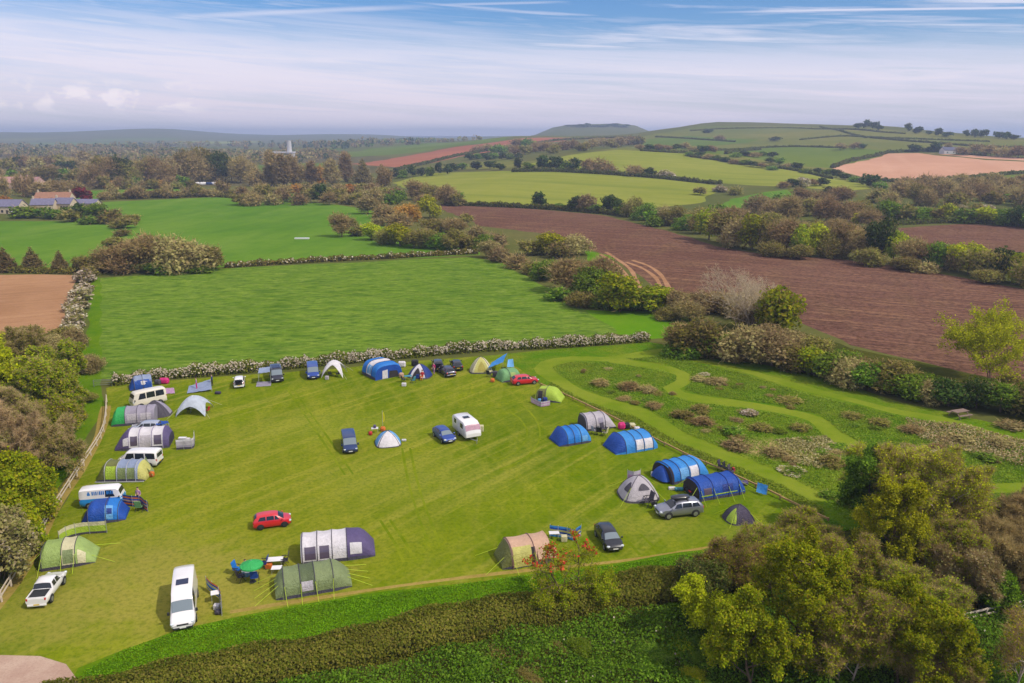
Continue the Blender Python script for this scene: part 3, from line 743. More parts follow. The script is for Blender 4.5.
# willow row between the fields in the middle
plants('in the scrub across the middle pasture', [
 (342,237,27,'b',26),(357,236,15,'o',20),(372,240,20,'y',26),(388,244,22,'o',26),(378,226,11,'e',18),(368,214,20,'e',26),(384,218,18,'b',24),(400,246,26,'y',32),(408,222,26,'x',28),(398,226,16,'b',26),(414,248,20,'o',26),(428,248,26,'o',28),(430,218,26,'y',26),(424,206,14,'b',18),(441,249,22,'n',26),(455,251,26,'o',28),(436,232,18,'o',30),(456,234,18,'b',28),(470,251,20,'o',24),(482,250,22,'g',24),(478,238,14,'e',22),(497,247,18,'e',22),(466,226,14,'o',20),(350,226,10,'o',14)])
plants('behind the willow scrub', [(396,204,20,'g',18),(416,200,22,'b',26),(430,202,22,'o',24),(446,205,23,'b',26),(457,206,16,'o',18),(455,200,12,'g',14),(427,206,12,'b',22)])
plants('standing above the valley hedges', [
 (272,186,34,'p',20),(283,187,32,'p',22),(293,186,30,'p',18),(306,178,9,'d',8),(312,186,24,'p',18),(322,184,24,'x',16),(332,186,26,'p',20),(346,182,28,'p',20),(363,183,24,'c',18),(383,193,30,'b',20),(258,186,20,'b',18),(302,183,22,'b',14)])
plants('in the mixed belt behind the pasture', [
 (int(246+i*9.3), int(204+2*math.sin(i*2.3)), [14,17,20,15,18,12][i % 6], 'oboebgbodb'[i % 10], 17) for i in range(17)]+
 [(int(262+i*11), int(196+2*math.sin(i*1.3)), 14, 'bobxo'[i % 5], 18) for i in range(12)], share=True)
plants('along the hedge under the reddish field', [(int(394+i*9), int(179-i*.75), 10+i % 3*2, 'dgd'[i % 3], 10) for i in range(7)]+[(452,171,9,'d',16),(462,170,8,'g',14),(476,170,9,'d',14),(490,169,9,'d',14),(500,170,8,'d',14)], share=True)
# tree line over the lower cereal field and hill hedges
plants('in tree row between the two cereal fields', [(518,170,14,'d',10),(528,171,10,'g',14),(544,171,16,'d',18),(556,171,16,'d',14),(564,171,15,'g',12),(574,172,16,'d',18),(588,172,14,'b',18),(598,173,18,'b',22),(610,174,10,'b',16),(636,176,13,'b',20),(650,177,11,'d',14),(665,178,10,'w',18)])
plants('in brown wood over the upper cereal field', [(int(478+i*10), int(152-i*.4+math.sin(i)*2), 8+i % 3*2, 'bbg'[i % 3], 16) for i in range(8)]+[(int(516+i*9.5), int(155-i*.7+math.sin(i*2)), 11, 'bob'[i % 3], 15) for i in range(14)]+[(int(470+i*8), 160-i % 2, 8, 'dg'[i % 2], 11) for i in range(7)], share=True)
plants('on the far hill pastures', [(int(640+i*9), int(150+i*.25+math.sin(i)), 6+i % 3, 'bdb'[i % 3], 13) for i in range(9)]+[(int(736+i*9), 157-i % 2, 6, 'gdb'[i % 3], 12) for i in range(5)]+[(775,141,5,'d',14),(708,133,4,'d',12),(720,140,6,'b',10),(840,150,8,'b',14),(855,149,8,'b',12),(862,149,6,'d',10)], share=True)
plants('on the skyline of the far hill', [(858,128.0,6,'d',10),(866,128.5,9,'d',9),(874,129.1,8,'d',10),(879,130.0,6,'d',8),(908,132.0,10,'d',7),(918,133.5,8,'d',10),(929,134.5,4,'d',8),(938,136.5,9,'d',9),(947,137.0,6,'d',12),(966,137.0,8,'d',7),(974,137.5,10,'d',8),(983,137.5,8,'d',12),(998,139.0,8,'d',10),(1006,139.5,9,'d',10),(1014,140.0,6,'d',9)], share=True)
plants('around the white farmhouse', [(915,152,9,'d',16),(934,152,10,'d',16),(948,150,8,'b',10),(962,155,10,'b',14),(975,154,12,'b',16),(990,156,12,'b',16),(1004,157,13,'b',18),(1018,158,14,'b',18),(1030,158,12,'b',16)], share=True)
plants('in hedge under the pink field', [(int(770+i*9), int(163+i*2.5), 6+i % 2*2, 'dgb'[i % 3], 13) for i in range(5)]+[(int(818+i*9), int(174+i*2.2), 7+i % 3, 'dgd'[i % 3], 13) for i in range(8)]+[(870,187,14,'d',18),(880,188,10,'g',14)], share=True)
plants('along hill hedge over the cereal field', [(int(690+i*9), int(156+i*1.6), 6, 'gdb'[i % 3], 12) for i in range(10)], share=True)
plants('at the tip of the upper cereal field', [(int(784+i*9.5), int(188-i*.4), 8+i % 3*2, 'bdw'[i % 3], 13) for i in range(5)]+[(828,195,10,'d',14),(720,192,9,'w',14),(735,195,11,'o',16),(700,195,9,'o',15)], share=True)
# left: copses, village trees and tall belt
plants('in brown copse left of the pasture', [(84,271,20,'o',28),(98,271,24,'o',32),(112,272,28,'b',36),(130,272,36,'b',42),(150,272,44,'b',50),(172,272,46,'e',46),(192,271,38,'e',44),(209,270,28,'o',36),(160,274,16,'n',24),(200,273,9,'n',22)])
plants('at the corner of the brown copse', [(100,272,11,'w',18),(112,270,12,'w',22),(118,262,10,'w',16)])
plants('edging the small ploughed field', [(6,272,25,'c',20),(33,270,23,'c',20),(61,272,22,'c',18),(67,272,13,'w',10)], noun='conifer') if False else plants('edging the small ploughed field', [(6,272,25,'c',20),(33,270,23,'c',20),(61,272,22,'c',18)])
plants('along left edge of the crop field', [(86,282,16,'w',18),(84,292,14,'w',18),(80,300,16,'w',20),(78,310,15,'w',20),(76,318,15,'w',20),(74,327,16,'w',20),(72,335,14,'w',20),(76,346,24,'e',28),(64,342,20,'o',26),(88,276,13,'o',16)])
plants('in tall belt behind the far pasture', [(int(94+i*9), int(187-i*.25), [31,34,35,33,32,34,31,33][i % 8], 'bobdobob'[i % 8], 27) for i in range(8)]+[(165,186,26,'b',24)]+[(int(170+i*8), int(183-i*.3), [30,33,36,37,36,34,33,30][i % 8], 'ebobobdo'[i % 8], 28) for i in range(8)]+[(232,182,26,'d',24),(241,183,30,'b',28),(250,180,24,'b',22)])
plants('along the green strip hedge', [(int(96+i*8), int(189+math.sin(i*2.1)), [12,15,10,14][i % 4], 'eoxbog'[i % 6], 14) for i in range(12)]+[(int(176+i*8), int(188+math.sin(i)), 10, 'gnod'[i % 4], 14) for i in range(3)]+[(int(104+i*9.2), int(200-i*.25), [10,18,8,12,16,9][i % 6], 'beob'[i % 4], 14) for i in range(16)]+[(240,205,12,'o',20),(252,206,16,'b',18)], share=True)
plant(82,201,16,'r','beside the village roofs',24,noun='tree')
plants('in the village gardens', [(24,218,17,'g',26),(48,218,15,'g',20),(66,217,12,'g',16),(80,221,18,'d',22),(96,222,20,'g',28),(110,223,18,'o',26),(124,228,14,'o',24),(132,223,10,'o',18),(122,236,9,'o',18),(116,246,12,'o',22),(125,254,14,'o',26),(112,258,10,'g',20),(134,246,9,'b',20),(54,219,13,'g',22),(72,222,14,'o',22),(90,224,12,'g',20),(34,216,12,'o',20),(40,197,16,'b',24),(58,195,18,'b',28),(72,194,16,'b',24),(20,196,26,'b',12),(28,197,22,'b',12),(6,200,26,'b',12),(46,182,20,'o',26),(12,186,14,'x',12),(3,206,14,'x',14),(30,190,18,'b',16)])
plants('in the belt above the village', [(int(-4+i*10), int(172+3*math.sin(i*1.9)), [16,20,14,18,22][i % 5], 'bodbe'[i % 5], 20) for i in range(11)]+[(int(0+i*13), int(182+2*math.sin(i*1.2)), 16, 'bgob'[i % 4], 20) for i in range(8)], share=True)

# hedgerows
hedge('hawthorn_hedge', 'long hawthorn hedge in white blossom between tents and crop field', 'hedge', [(113,385),(160,379),(220,374),(300,367),(400,358),(480,351),(560,347),(648,341)], 2.0, 1.75, 'hc', 40, .24, .34, bl_low=.1)
hedge('field_hedge', 'low dry hedge between the crop field and the middle pasture', 'hedge', [(225,268),(300,263),(380,259),(450,255),(478,254)], 2.2, 1.6, 'h', 9, .45, .10)
hedge('field_hedge', 'dark hedge along the lower cereal field above the plough', 'hedge', [(445,205),(520,208),(580,212),(640,218)], 3, 2.6, 'hb', 5, .7)
hedge('field_hedge', 'dark hedge dividing the two cereal fields on the slope', 'hedge', [(512,172),(580,173),(640,177),(700,183),(722,184.5)], 3, 3, 'hb', 3, .9)
hedge('field_hedge', 'brown hedge between green strip and middle pasture by the belt', 'hedge', [(100,200),(160,198),(210,197),(250,199)], 3, 2.6, 'h', 3, .9)
hedge('field_hedge', 'thin dark hedge along the foot of the reddish field', 'hedge', [(395,171),(430,163),(470,154),(520,146)], 4, 3, 'hb', 1.4, 1.5)
hedge('field_hedge', 'thin hedge along the skyline edge of the reddish field', 'hedge', [(520,145.5),(560,140.5),(600,138.5),(640,138)], 5, 3, 'hb', 1, 1.8)
hedge('field_hedge', 'hedge crossing the hilltop above the olive pastures', 'hedge', [(690,131),(740,128.5),(800,128.5),(870,131),(905,134)], 3, 2, 'hb', 1.5, 1.1)
hedge('field_hedge', 'hedge across the middle of the hill below the skyline', 'hedge', [(800,140),(840,136.5),(870,137.5),(910,139),(990,142)], 3, 2, 'hb', 1.5, 1.1)
hedge('field_hedge', 'slanting hedge falling from the hilltop to the pink field', 'hedge', [(820,127),(850,134),(866,138)], 3, 2, 'hb', 1.5, 1.1)
hedge('field_hedge', 'hedge along the left side of the pink field', 'hedge', [(832,168),(858,160),(888,153)], 4, 3, 'hb', 1.2, 1.4)
hedge('field_hedge', 'hedge along the top of the pink field', 'hedge', [(888,153),(930,151.5),(985,156)], 4, 3, 'hb', 1.2, 1.4)
hedge('field_hedge', 'hedge curving over the dark hill pasture', 'hedge', [(726,154),(745,151),(760,150)], 4, 3, 'hb', 1, 1.5)
hedge('field_hedge', 'short hedge under the brown hilltop', 'hedge', [(655,137),(690,139),(735,142)], 3, 2.2, 'hb', 1.5, 1.1)
hedge('field_hedge', 'hedge between the upper plough patch and the shelterbelt', 'hedge', [(880,226),(960,223),(1060,230)], 3, 2, 'hb', 5, .6)
hedge('field_hedge', 'low hedge below the conifers by the small ploughed field', 'hedge', [(-60,273),(0,272.5),(76,274)], 2.2, 1.6, 'h', 9, .45)

# far wooded plain, one mass of trees and hedges
def far_wood(poly, n, hgt, kinds, size=3.2):
    P = np.array([(p.x, p.y) for p in W(poly)]); lo, hi = P.min(0), P.max(0); q = rng.uniform(lo, hi, (n*5, 2)); ins = np.zeros(len(q), bool); j = len(P)-1
    for i in range(len(P)):
        ins ^= ((P[i, 1] > q[:, 1]) != (P[j, 1] > q[:, 1])) & (q[:, 0] < (P[j, 0]-P[i, 0])*(q[:, 1]-P[i, 1])/(P[j, 1]-P[i, 1]+1e-12)+P[i, 0]); j = i
    q = q[ins]; cl = np.sin(q[:, 0]/97+np.sin(q[:, 1]/61))+np.sin(q[:, 1]/143+q[:, 0]/211)+rng.normal(0, .5, len(q)); q = q[cl > -.1][:n]
    V = []; N_ = []; M = []
    z0 = zt(q[:, 0], q[:, 1]); parts = []
    for m, k in enumerate(kinds):
        t_ = q[m::len(kinds)]; zz = z0[m::len(kinds)]; c = 26
        d = rng.normal(0, 1, (len(t_), c, 3)); d /= np.linalg.norm(d, axis=2, keepdims=True); h = hgt*rng.uniform(.6, 1.4, (len(t_), 1))
        pp = np.stack([t_[:, :1]+d[..., 0]*h*.55, t_[:, 1:]+d[..., 1]*h*.55, zz[:, None]+h*.55+d[..., 2]*h*.5], 2)
        parts.append((cards(pp.reshape(-1, 3), (d*.8+np.array([0,0,.4])).reshape(-1, 3), size), m))
    V, Q, M = merge(parts); o = link('far_woodland', np_mesh('far_woodland', V, Q, [LM[k] for k in kinds], M)); o['kind'] = 'stuff'
far_wood([(-120,168),(100,166),(260,166),(350,158),(330,153),(150,151),(-120,153)], 900, 9, 'pboebd')
far_wood([(-120,153),(60,151),(250,150),(340,149),(430,144),(300,145),(100,146),(-120,148)], 300, 12, 'podb', 5)
far_wood([(330,150),(440,146),(500,140),(440,140.5),(330,144)], 260, 9, 'gdob', 3.5)

hedge('field_hedge', 'hedge running level below the hilltop to the dark pasture', 'hedge', [(640,151),(690,152.5),(740,150),(790,147),(840,148)], 3, 2.2, 'hb', 1.5, 1.1)
hedge('field_hedge', 'hedge rising from the cereal field to the hill copse', 'hedge', [(690,157),(735,163),(790,170),(832,179)], 3, 2.4, 'hb', 1.5, 1.1)
hedge('field_hedge', 'slanting hedge on the left shoulder of the hill', 'hedge', [(600,141),(640,146),(665,152)], 3, 2.4, 'hb', 1.5, 1.1)
hedge('field_hedge', 'hedge below the skyline pines on the right', 'hedge', [(870,138),(930,143),(985,147),(1050,149)], 3, 2.4, 'hb', 1.5, 1.1)
hedge('field_hedge', 'dark hedge along the lower edge of the pink field', 'hedge', [(868,180),(905,182.5),(960,179),(1040,173)], 3, 2.6, 'hb', 2, 1.0)

plants('on top of the distant flat hill', [(568+i*6.5+(i%3), 126.6+(i*7%3)*.3, 2.2+(i*5%4)*.5, 'd', 9+i%3*3) for i in range(10)], share=True)
# ------------------------------------------------------------------ lofted surfaces: vehicle bodies and tents
class Loft:
    """surface through cross-sections; st: (x, half profile [(y, z)...]); S(x, q, side)"""
    def __init__(s, st): s.st = st; s.nq = len(st[0][1])
    def S(s, x, q, side=1):
        st = s.st; i = 0
        while i < len(st)-2 and x > st[i+1][0]: i += 1
        x0, x1 = st[i][0], st[i+1][0]; t = (x-x0)/(x1-x0) if x1 > x0 else 0; t = min(max(t, 0), 1)
        j = min(int(q), s.nq-2); f = q-j
        def at(k): a, b = st[k][1][j], st[k][1][j+1]; return a[0]+(b[0]-a[0])*f, a[1]+(b[1]-a[1])*f
        a, b = at(i), at(i+1)
        return Vector((x, side*(a[0]+(b[0]-a[0])*t), a[1]+(b[1]-a[1])*t))
    def N(s, x, q, side=1):
        e = .02; lo, hi = max(x-e, s.st[0][0]), min(x+e, s.st[-1][0])
        dx = s.S(hi, q, side)-s.S(lo, q, side)
        dq = s.S(x, min(q+.08, s.nq-1-1e-4), side)-s.S(x, max(q-.08, 0), side)
        n = dq.cross(dx)*side
        return n.normalized() if n.length > 1e-9 else Vector((0,0,1))
    def body(s, mb, caps=(True, True), m=0, x0=None, x1=None, mcap=None):
        st = [k for k in s.st if (x0 is None or k[0] > x0+1e-4) and (x1 is None or k[0] < x1-1e-4)]
        if x0 is not None: st = [(x0, [tuple(s.S(x0, q if q < s.nq-1 else s.nq-1-1e-6).yz) for q in range(s.nq)])]+st
        if x1 is not None: st = st+[(x1, [tuple(s.S(x1, q if q < s.nq-1 else s.nq-1-1e-6).yz) for q in range(s.nq)])]
        rows = []
        for x, pr in st:
            rows.append([(x, y, z) for y, z in pr]+[(x, -y, z) for y, z in reversed(pr[:-1] if abs(pr[-1][0]) < 1e-6 else pr)])
        o = len(mb.v); mb.grid(rows, m); n = len(rows[0])
        if caps[0]: mb.f.append(tuple(o+i for i in range(n))); mb.m.append(m if mcap is None else mcap)
        if caps[1]:
            b = o+(len(rows)-1)*n; mb.f.append(tuple(b+i for i in range(n-1, -1, -1))); mb.m.append(m if mcap is None else mcap)
        return mb
    def panel(s, mb, x0, x1, q0, q1, side=1, off=.012, nx=5, nq=5, m=0, taper=(0, 0), thick=.03):
        """patch lying just proud of the surface, with a folded-in rim"""
        rows = []
        for i in range(nx+1):
            r = []
            for j in range(nq+1):
                f = j/nq; q = min(q0+(q1-q0)*f, s.nq-1-1e-4)
                xa = x0+taper[0]*f; xb = x1+taper[1]*f; x = xa+(xb-xa)*i/nx
                r.append(s.S(x, q, side)+s.N(x, q, side)*off)
            rows.append(r)
        o = len(mb.v); mb.grid(rows, m)
        return mb
    def span(s, mb, x0, x1, q0, off=.012, nx=5, nq=8, m=0):
        """patch across the top from one side to the other"""
        rows = []
        for i in range(nx+1):
            x = x0+(x1-x0)*i/nx
            L = [s.S(x, q0+(s.nq-1-1e-4-q0)*j/nq, 1)+s.N(x, q0+(s.nq-1-1e-4-q0)*j/nq, 1)*off for j in range(nq+1)]
            Rr = [Vector((p.x, -p.y, p.z)) for p in reversed(L[:-1])]
            rows.append(L+Rr)
        return mb.grid(rows, m)

rubber = plain('tyre_rubber', G(36,36,38), .85, vary=.15)
rim_m = plain('alloy_rim', G(170,172,178), .35, .7)
darkrim = plain('dark_rim', G(60,60,64), .4, .4)
trim_m = plain('black_trim', G(38,39,42), .6)
lamp_m = plain('lamp_glass', G(225,230,235), .12, .2)
tail_m = plain('tail_lamp', G(190,24,26), .25)
plate_y = plain('yellow_plate', G(225,190,40), .5); plate_w = plain('white_plate', G(235,235,230), .5)
glass_m = glass(); glass_l = glass('painted_reflection_glass', C(120,132,140))  # second glass: windscreen reflection painted as a pale grey base colour
def prof(zb, zbelt, zr, w, wr):
    return [(0, zb), (w*.88, zb), (w, zb+.16), (w*1.01, zb+(zbelt-zb)*.6), (w*.97, zbelt), (wr, zr-.07*min(1, (zr-zbelt)*3)), (wr-.13*min(1, (zr-zbelt)*3+.2), zr), (wr*.45, zr+.025), (0, zr+.035)]
SPECS = {
 'hatch': dict(L=3.85, w=.85, wx=(-1.2, 1.22), wr=.31, st=[(-1.92,.42,.80,.86,.70,.66),(-1.86,.30,.94,1.02,.82,.70),(-1.72,.26,.97,1.26,.84,.62),(-1.45,.24,.97,1.44,.85,.60),(-.9,.22,.96,1.50,.85,.62),(0,.22,.94,1.52,.85,.62),(.45,.22,.93,1.46,.85,.61),(.62,.22,.93,1.38,.85,.62),(1.22,.24,.92,.97,.84,.74),(1.6,.26,.84,.87,.82,.70),(1.82,.28,.72,.74,.76,.62),(1.92,.36,.60,.61,.62,.52)],
    side=[(-1.42,-.62),(-.56,.22),(.27,.80)], ws=(.63,1.18), rw=(-1.84,-1.52)),
 'car': dict(L=4.3, w=.88, wx=(-1.32, 1.34), wr=.32, st=[(-2.14,.42,.80,.84,.72,.66),(-2.06,.28,.93,.99,.84,.72),(-1.9,.25,.95,1.16,.86,.64),(-1.5,.24,.95,1.40,.88,.61),(-.9,.22,.94,1.47,.88,.62),(0,.22,.93,1.48,.88,.62),(.4,.22,.92,1.42,.88,.61),(.56,.22,.92,1.35,.88,.62),(1.22,.24,.91,.96,.87,.76),(1.75,.26,.83,.86,.85,.72),(2.02,.28,.72,.74,.78,.62),(2.14,.36,.58,.59,.62,.5)],
    side=[(-1.5,-.76),(-.7,.16),(.21,.84)], ws=(.57,1.18), rw=(-2.04,-1.62)),
 'suv': dict(L=4.8, w=.95, wx=(-1.45, 1.5), wr=.38, st=[(-2.4,.5,.98,1.02,.82,.74),(-2.32,.36,1.1,1.18,.92,.78),(-2.15,.32,1.12,1.42,.94,.72),(-1.85,.3,1.12,1.64,.95,.70),(-1.0,.3,1.1,1.70,.95,.70),(0,.3,1.08,1.70,.95,.70),(.45,.3,1.07,1.63,.95,.69),(.62,.3,1.07,1.55,.95,.70),(1.3,.32,1.06,1.12,.94,.82),(1.95,.34,.98,1.01,.92,.80),(2.26,.36,.86,.88,.85,.70),(2.4,.46,.70,.71,.7,.58)],
    side=[(-1.98,-1.15),(-1.05,-.05),(.03,.92)], ws=(.63,1.24), rw=(-2.3,-1.95)),
 'van': dict(L=4.95, w=.96, wx=(-1.55, 1.5), wr=.34, st=[(-2.47,.38,1.05,1.86,.93,.82),(-2.42,.30,1.05,1.92,.95,.84),(-2.0,.28,1.05,1.97,.96,.85),(0,.28,1.05,1.98,.96,.85),(.9,.28,1.05,1.95,.96,.84),(1.12,.28,1.05,1.88,.96,.84),(1.85,.3,1.03,1.10,.95,.84),(2.25,.32,.94,.97,.92,.78),(2.4,.36,.78,.8,.85,.7),(2.47,.46,.64,.65,.74,.6)],
    side=[(-2.3,-1.15),(-1.05,.05),(.14,1.3)], ws=(1.14,1.8), rw=None),
 'high_van': dict(L=6.6, w=1.0, wx=(-1.9, 2.0), wr=.36, st=[(-3.3,.42,1.25,2.50,.97,.82),(-3.24,.34,1.25,2.58,.99,.84),(-2.6,.32,1.25,2.66,1.0,.85),(0,.32,1.25,2.68,1.0,.85),(1.2,.32,1.25,2.62,1.0,.83),(1.55,.32,1.24,2.42,1.0,.82),(1.78,.32,1.22,2.14,1.0,.84),(2.4,.34,1.18,1.34,.99,.84),(2.95,.36,1.04,1.10,.96,.80),(3.2,.4,.86,.9,.9,.72),(3.3,.5,.7,.71,.8,.62)],
    side=[(.55,2.05)], ws=(1.8,2.36), rw=None),
 'camper': dict(L=4.4, w=.88, wx=(-1.25,1.25), wr=.33, st=[(-2.2,.42,1.15,2.0,.84,.74),(-2.14,.32,1.15,2.12,.87,.77),(-1.7,.3,1.15,2.2,.88,.78),(0,.3,1.15,2.22,.88,.78),(1.6,.3,1.15,2.18,.88,.77),(1.9,.32,1.15,1.96,.87,.76),(2.08,.34,1.12,1.44,.86,.76),(2.17,.38,1.0,1.16,.82,.72),(2.2,.48,.84,.86,.72,.62)],
    side=[(-1.9,-.8),(-.7,.4),(.5,1.5)], ws=(1.9,2.07), rw=None),
 'pickup': dict(L=5.2, w=.92, wx=(-1.55,1.55), wr=.39, st=[(-2.6,.56,1.06,1.08,.88,.84),(-2.55,.46,1.1,1.12,.9,.86),(-1.02,.42,1.1,1.12,.91,.86),(-1.0,.42,1.1,1.14,.91,.84),(-.82,.42,1.1,1.72,.91,.70),(0,.4,1.08,1.78,.92,.70),(.5,.4,1.07,1.72,.92,.69),(.66,.4,1.07,1.62,.92,.70),(1.3,.42,1.06,1.12,.91,.80),(2.1,.44,.98,1.01,.9,.78),(2.48,.46,.86,.88,.84,.7),(2.6,.54,.7,.71,.7,.58)],
    side=[(-.66,-.04),(.03,.98)], ws=(.68,1.26), rw=(-.99,-.84)),
}
def wheel(root, x, y, r, w=.22, rim=rim_m):
    b = MB(); b.lathe([(r*.6,-w/2),(r*.92,-w/2),(r,-w*.3),(r,w*.3),(r*.92,w/2),(r*.6,w/2)], (x, y, r), 16, 0, 'y')
    o = b.build('wheel', rubber, root, True); s = 1 if y > 0 else -1
    c = MB(); c.lathe([(.02,-.02),(r*.58,-.02),(r*.62,.012),(r*.5,.02),(.02,.028)][::1], (0,0,0), 14, 0, 'y')
    c.v = [(a+x, s*b_+y+s*w/2, d+r) for a, b_, d in c.v]
    c.build('rim', rim, o)
def vehicle(label, spec, tail, nose, pm, cat='car', name='parked_car', rim=rim_m, scale=1.0, rear_plate=plate_y, group=None, lower=None, side_glass=True, rack=None, extras=None, ws_glass=None):
    A, B = gp(*tail), gp(*nose); mid = (A+B)/2; d = B-A
    root = empty(name, (mid.x, mid.y, mid.z), math.atan2(d.y, d.x), label, cat, group)
    S = SPECS[spec]; lf = Loft([(a, prof(zb, zl, zr, w, wr)) for a, zb, zl, zr, w, wr in S['st']])
    hl = S['L']/2
    b = MB(); lf.body(b)
    mats = [pm]
    if lower is not None:
        mats.append(lower)
        me = None
    o = b.build('body', mats, root, True)
    if lower is not None:
        for p in o.data.polygons:
            if p.center.z < 1.16: p.material_index = 1
    o.data.set_sharp_from_angle(angle=R(50))
    for i, (x0, x1) in enumerate(S['side']):
        if not side_glass and i < len(S['side'])-1: continue
        for sd in (1, -1):
            g = MB(); last = i == len(S['side'])-1; first = i == 0 and spec in ('hatch','car','suv')
            lf.panel(g, x0, x1, 4.12, 4.9, sd, .012, 5, 4, taper=((.22 if first else .03), (-.34 if last and spec not in ('high_van','camper') else (-.3 if last else -.03))))
            g.build('side_window', glass_m, root)
    g = MB(); lf.span(g, S['ws'][0], S['ws'][1], 5.1); g.build('windscreen', ws_glass or glass_m, root)
    if S['rw']:
        g = MB(); lf.span(g, S['rw'][0], S['rw'][1], 5.15); g.build('rear_window', glass_m, root)
    elif spec != 'high_van':
        z0 = SPECS[spec]['st'][1][2]+.12; z1 = SPECS[spec]['st'][0][3]-.16
        g = MB(); g.box((-hl-.006, 0, (z0+z1)/2), (.03, 1.25, z1-z0), 0, 0, .04); g.build('rear_window', glass_m, root)
    for sx in S['wx']:
        for sd in (1, -1):
            w_ = S['w']
            a = MB(); n = 14; r = S['wr']*1.22
            pts_ = [(sx+r*math.cos(t), sd*(w_*1.01+.006), S['wr']+r*math.sin(t)) for t in np.linspace(-.25, math.pi+.25, n)]
            a.add([(sx, sd*(w_*1.01+.006), S['wr'])]+pts_, [(0, i+1, i+2) for i in range(n-1)]); a.build('wheel_arch', trim_m, root)
            wheel(root, sx, sd*(w_-.06), S['wr'], .2, rim)
    zf = S['st'][-2][2]; zrr = S['st'][1][2]; wn = S['st'][-2][4]; wt_ = S['st'][1][4]
    for sd in (1, -1):
        g = MB(); g.box((hl-.14, sd*(wn-.1), zf-.04), (.26, .30, .16), 0, -sd*.42, .05); g.build('headlight', lamp_m, root)
        g = MB(); g.box((-hl+.07, sd*(wt_-.12), zrr-.1), (.16, .2, .34 if spec in ('van','camper','high_van') else .24), 0, 0, .04); g.build('tail_light', tail_m, root)
        xm = S['ws'][1]-.12; ym = S['w']+.1
        g = MB(); g.box((xm, sd*ym, S['st'][-4][2]+.12), (.12, .2, .17 if 'van' not in spec else .3), 0, 0, .04); g.build('door_mirror', trim_m if spec in ('high_van','camper') else pm, root)
    g = MB(); g.box((hl-.03, 0, zf-.14), (.08, wn*1.05, .14), 0, 0, .03); g.box((hl-.05, 0, .42), (.12, wn*1.75, .2), 0, 0, .05); g.build('bumper_grille', trim_m, root)
    g = MB(); g.box((-hl+.04, 0, .44), (.14, wt_*1.85, .22), 0, 0, .05); g.build('rear_bumper', trim_m if spec in ('van','high_van') else pm, root)
    g = MB(); g.box((hl+.012, 0, .47), (.02, .5, .11)); g.build('number_plate', plate_w, root)
    g = MB(); g.box((-hl-.032, 0, .62 if spec != 'pickup' else .5), (.02, .5, .11)); g.build('number_plate', rear_plate, root)
    if extras: extras(root, lf, S)
    if rack: rack(root, lf, S)
    root.scale = (scale,)*3
    return root

# ------------------------------------------------------------------ tents
def arch(hw, h, n=9, e=.72):
    return [(hw*math.cos(i/(n-1)*math.pi/2)**e if i < n-1 else 0.0, h*math.sin(i/(n-1)*math.pi/2)**(e*1.05)) for i in range(n)]
FB = lambda key, *c: fabric('fabric_'+key, G(*c, k=.9))
F_ = dict(white=FB('white',232,226,232), grey=FB('grey',166,158,176), dgrey=FB('charcoal',78,72,86), purple=FB('purple',96,82,128), dpurple=FB('plum',66,56,84), blue=FB('blue',26,124,214), lblue=FB('light_blue',112,176,232), navy=FB('navy',28,56,140), mid=FB('royal',22,80,178), sky=FB('sky',56,146,224),
  green=FB('green',52,182,92), olive=FB('olive',134,148,98), dolive=FB('dark_olive',96,110,72), lime=FB('lime',176,204,62), pgreen=FB('pale_green',164,188,104), sage=FB('sage',120,172,112), cream=FB('cream',222,214,172), tan=FB('tan',216,176,148), ochre=FB('ochre',184,170,76), yellow=FB('straw',206,200,112), pgrey=FB('pale_grey',196,188,196), khaki=FB('khaki',120,124,60), pink=FB('pink',228,40,130), lilac=FB('lilac',196,150,190), bgrey=FB('blue_grey',150,164,196), paleblue=FB('pale_blue',198,206,222), red=FB('red',206,40,44), orange=FB('orange',226,120,40), teal=FB('teal',70,150,170), black=FB('black',34,32,38))
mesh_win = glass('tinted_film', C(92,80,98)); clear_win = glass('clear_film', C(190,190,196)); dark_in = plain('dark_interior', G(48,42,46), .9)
pole_m = plain('tent_pole', G(196,196,200), .4, .5); lime_line = plain('lime_guy_line', G(186,210,40), .7); grey_line = plain('pale_guy_line', G(200,196,190), .8)
skirt_m = fabric('groundsheet', G(84,80,100)); dpole = plain('pole_sleeve', G(70,64,78), .7)
def guys(root, ends, mat, r=.018):
    for a, b in ends:
        g = MB(); g.tube([a, b], r, 4); g.build('guy_line', mat, root)
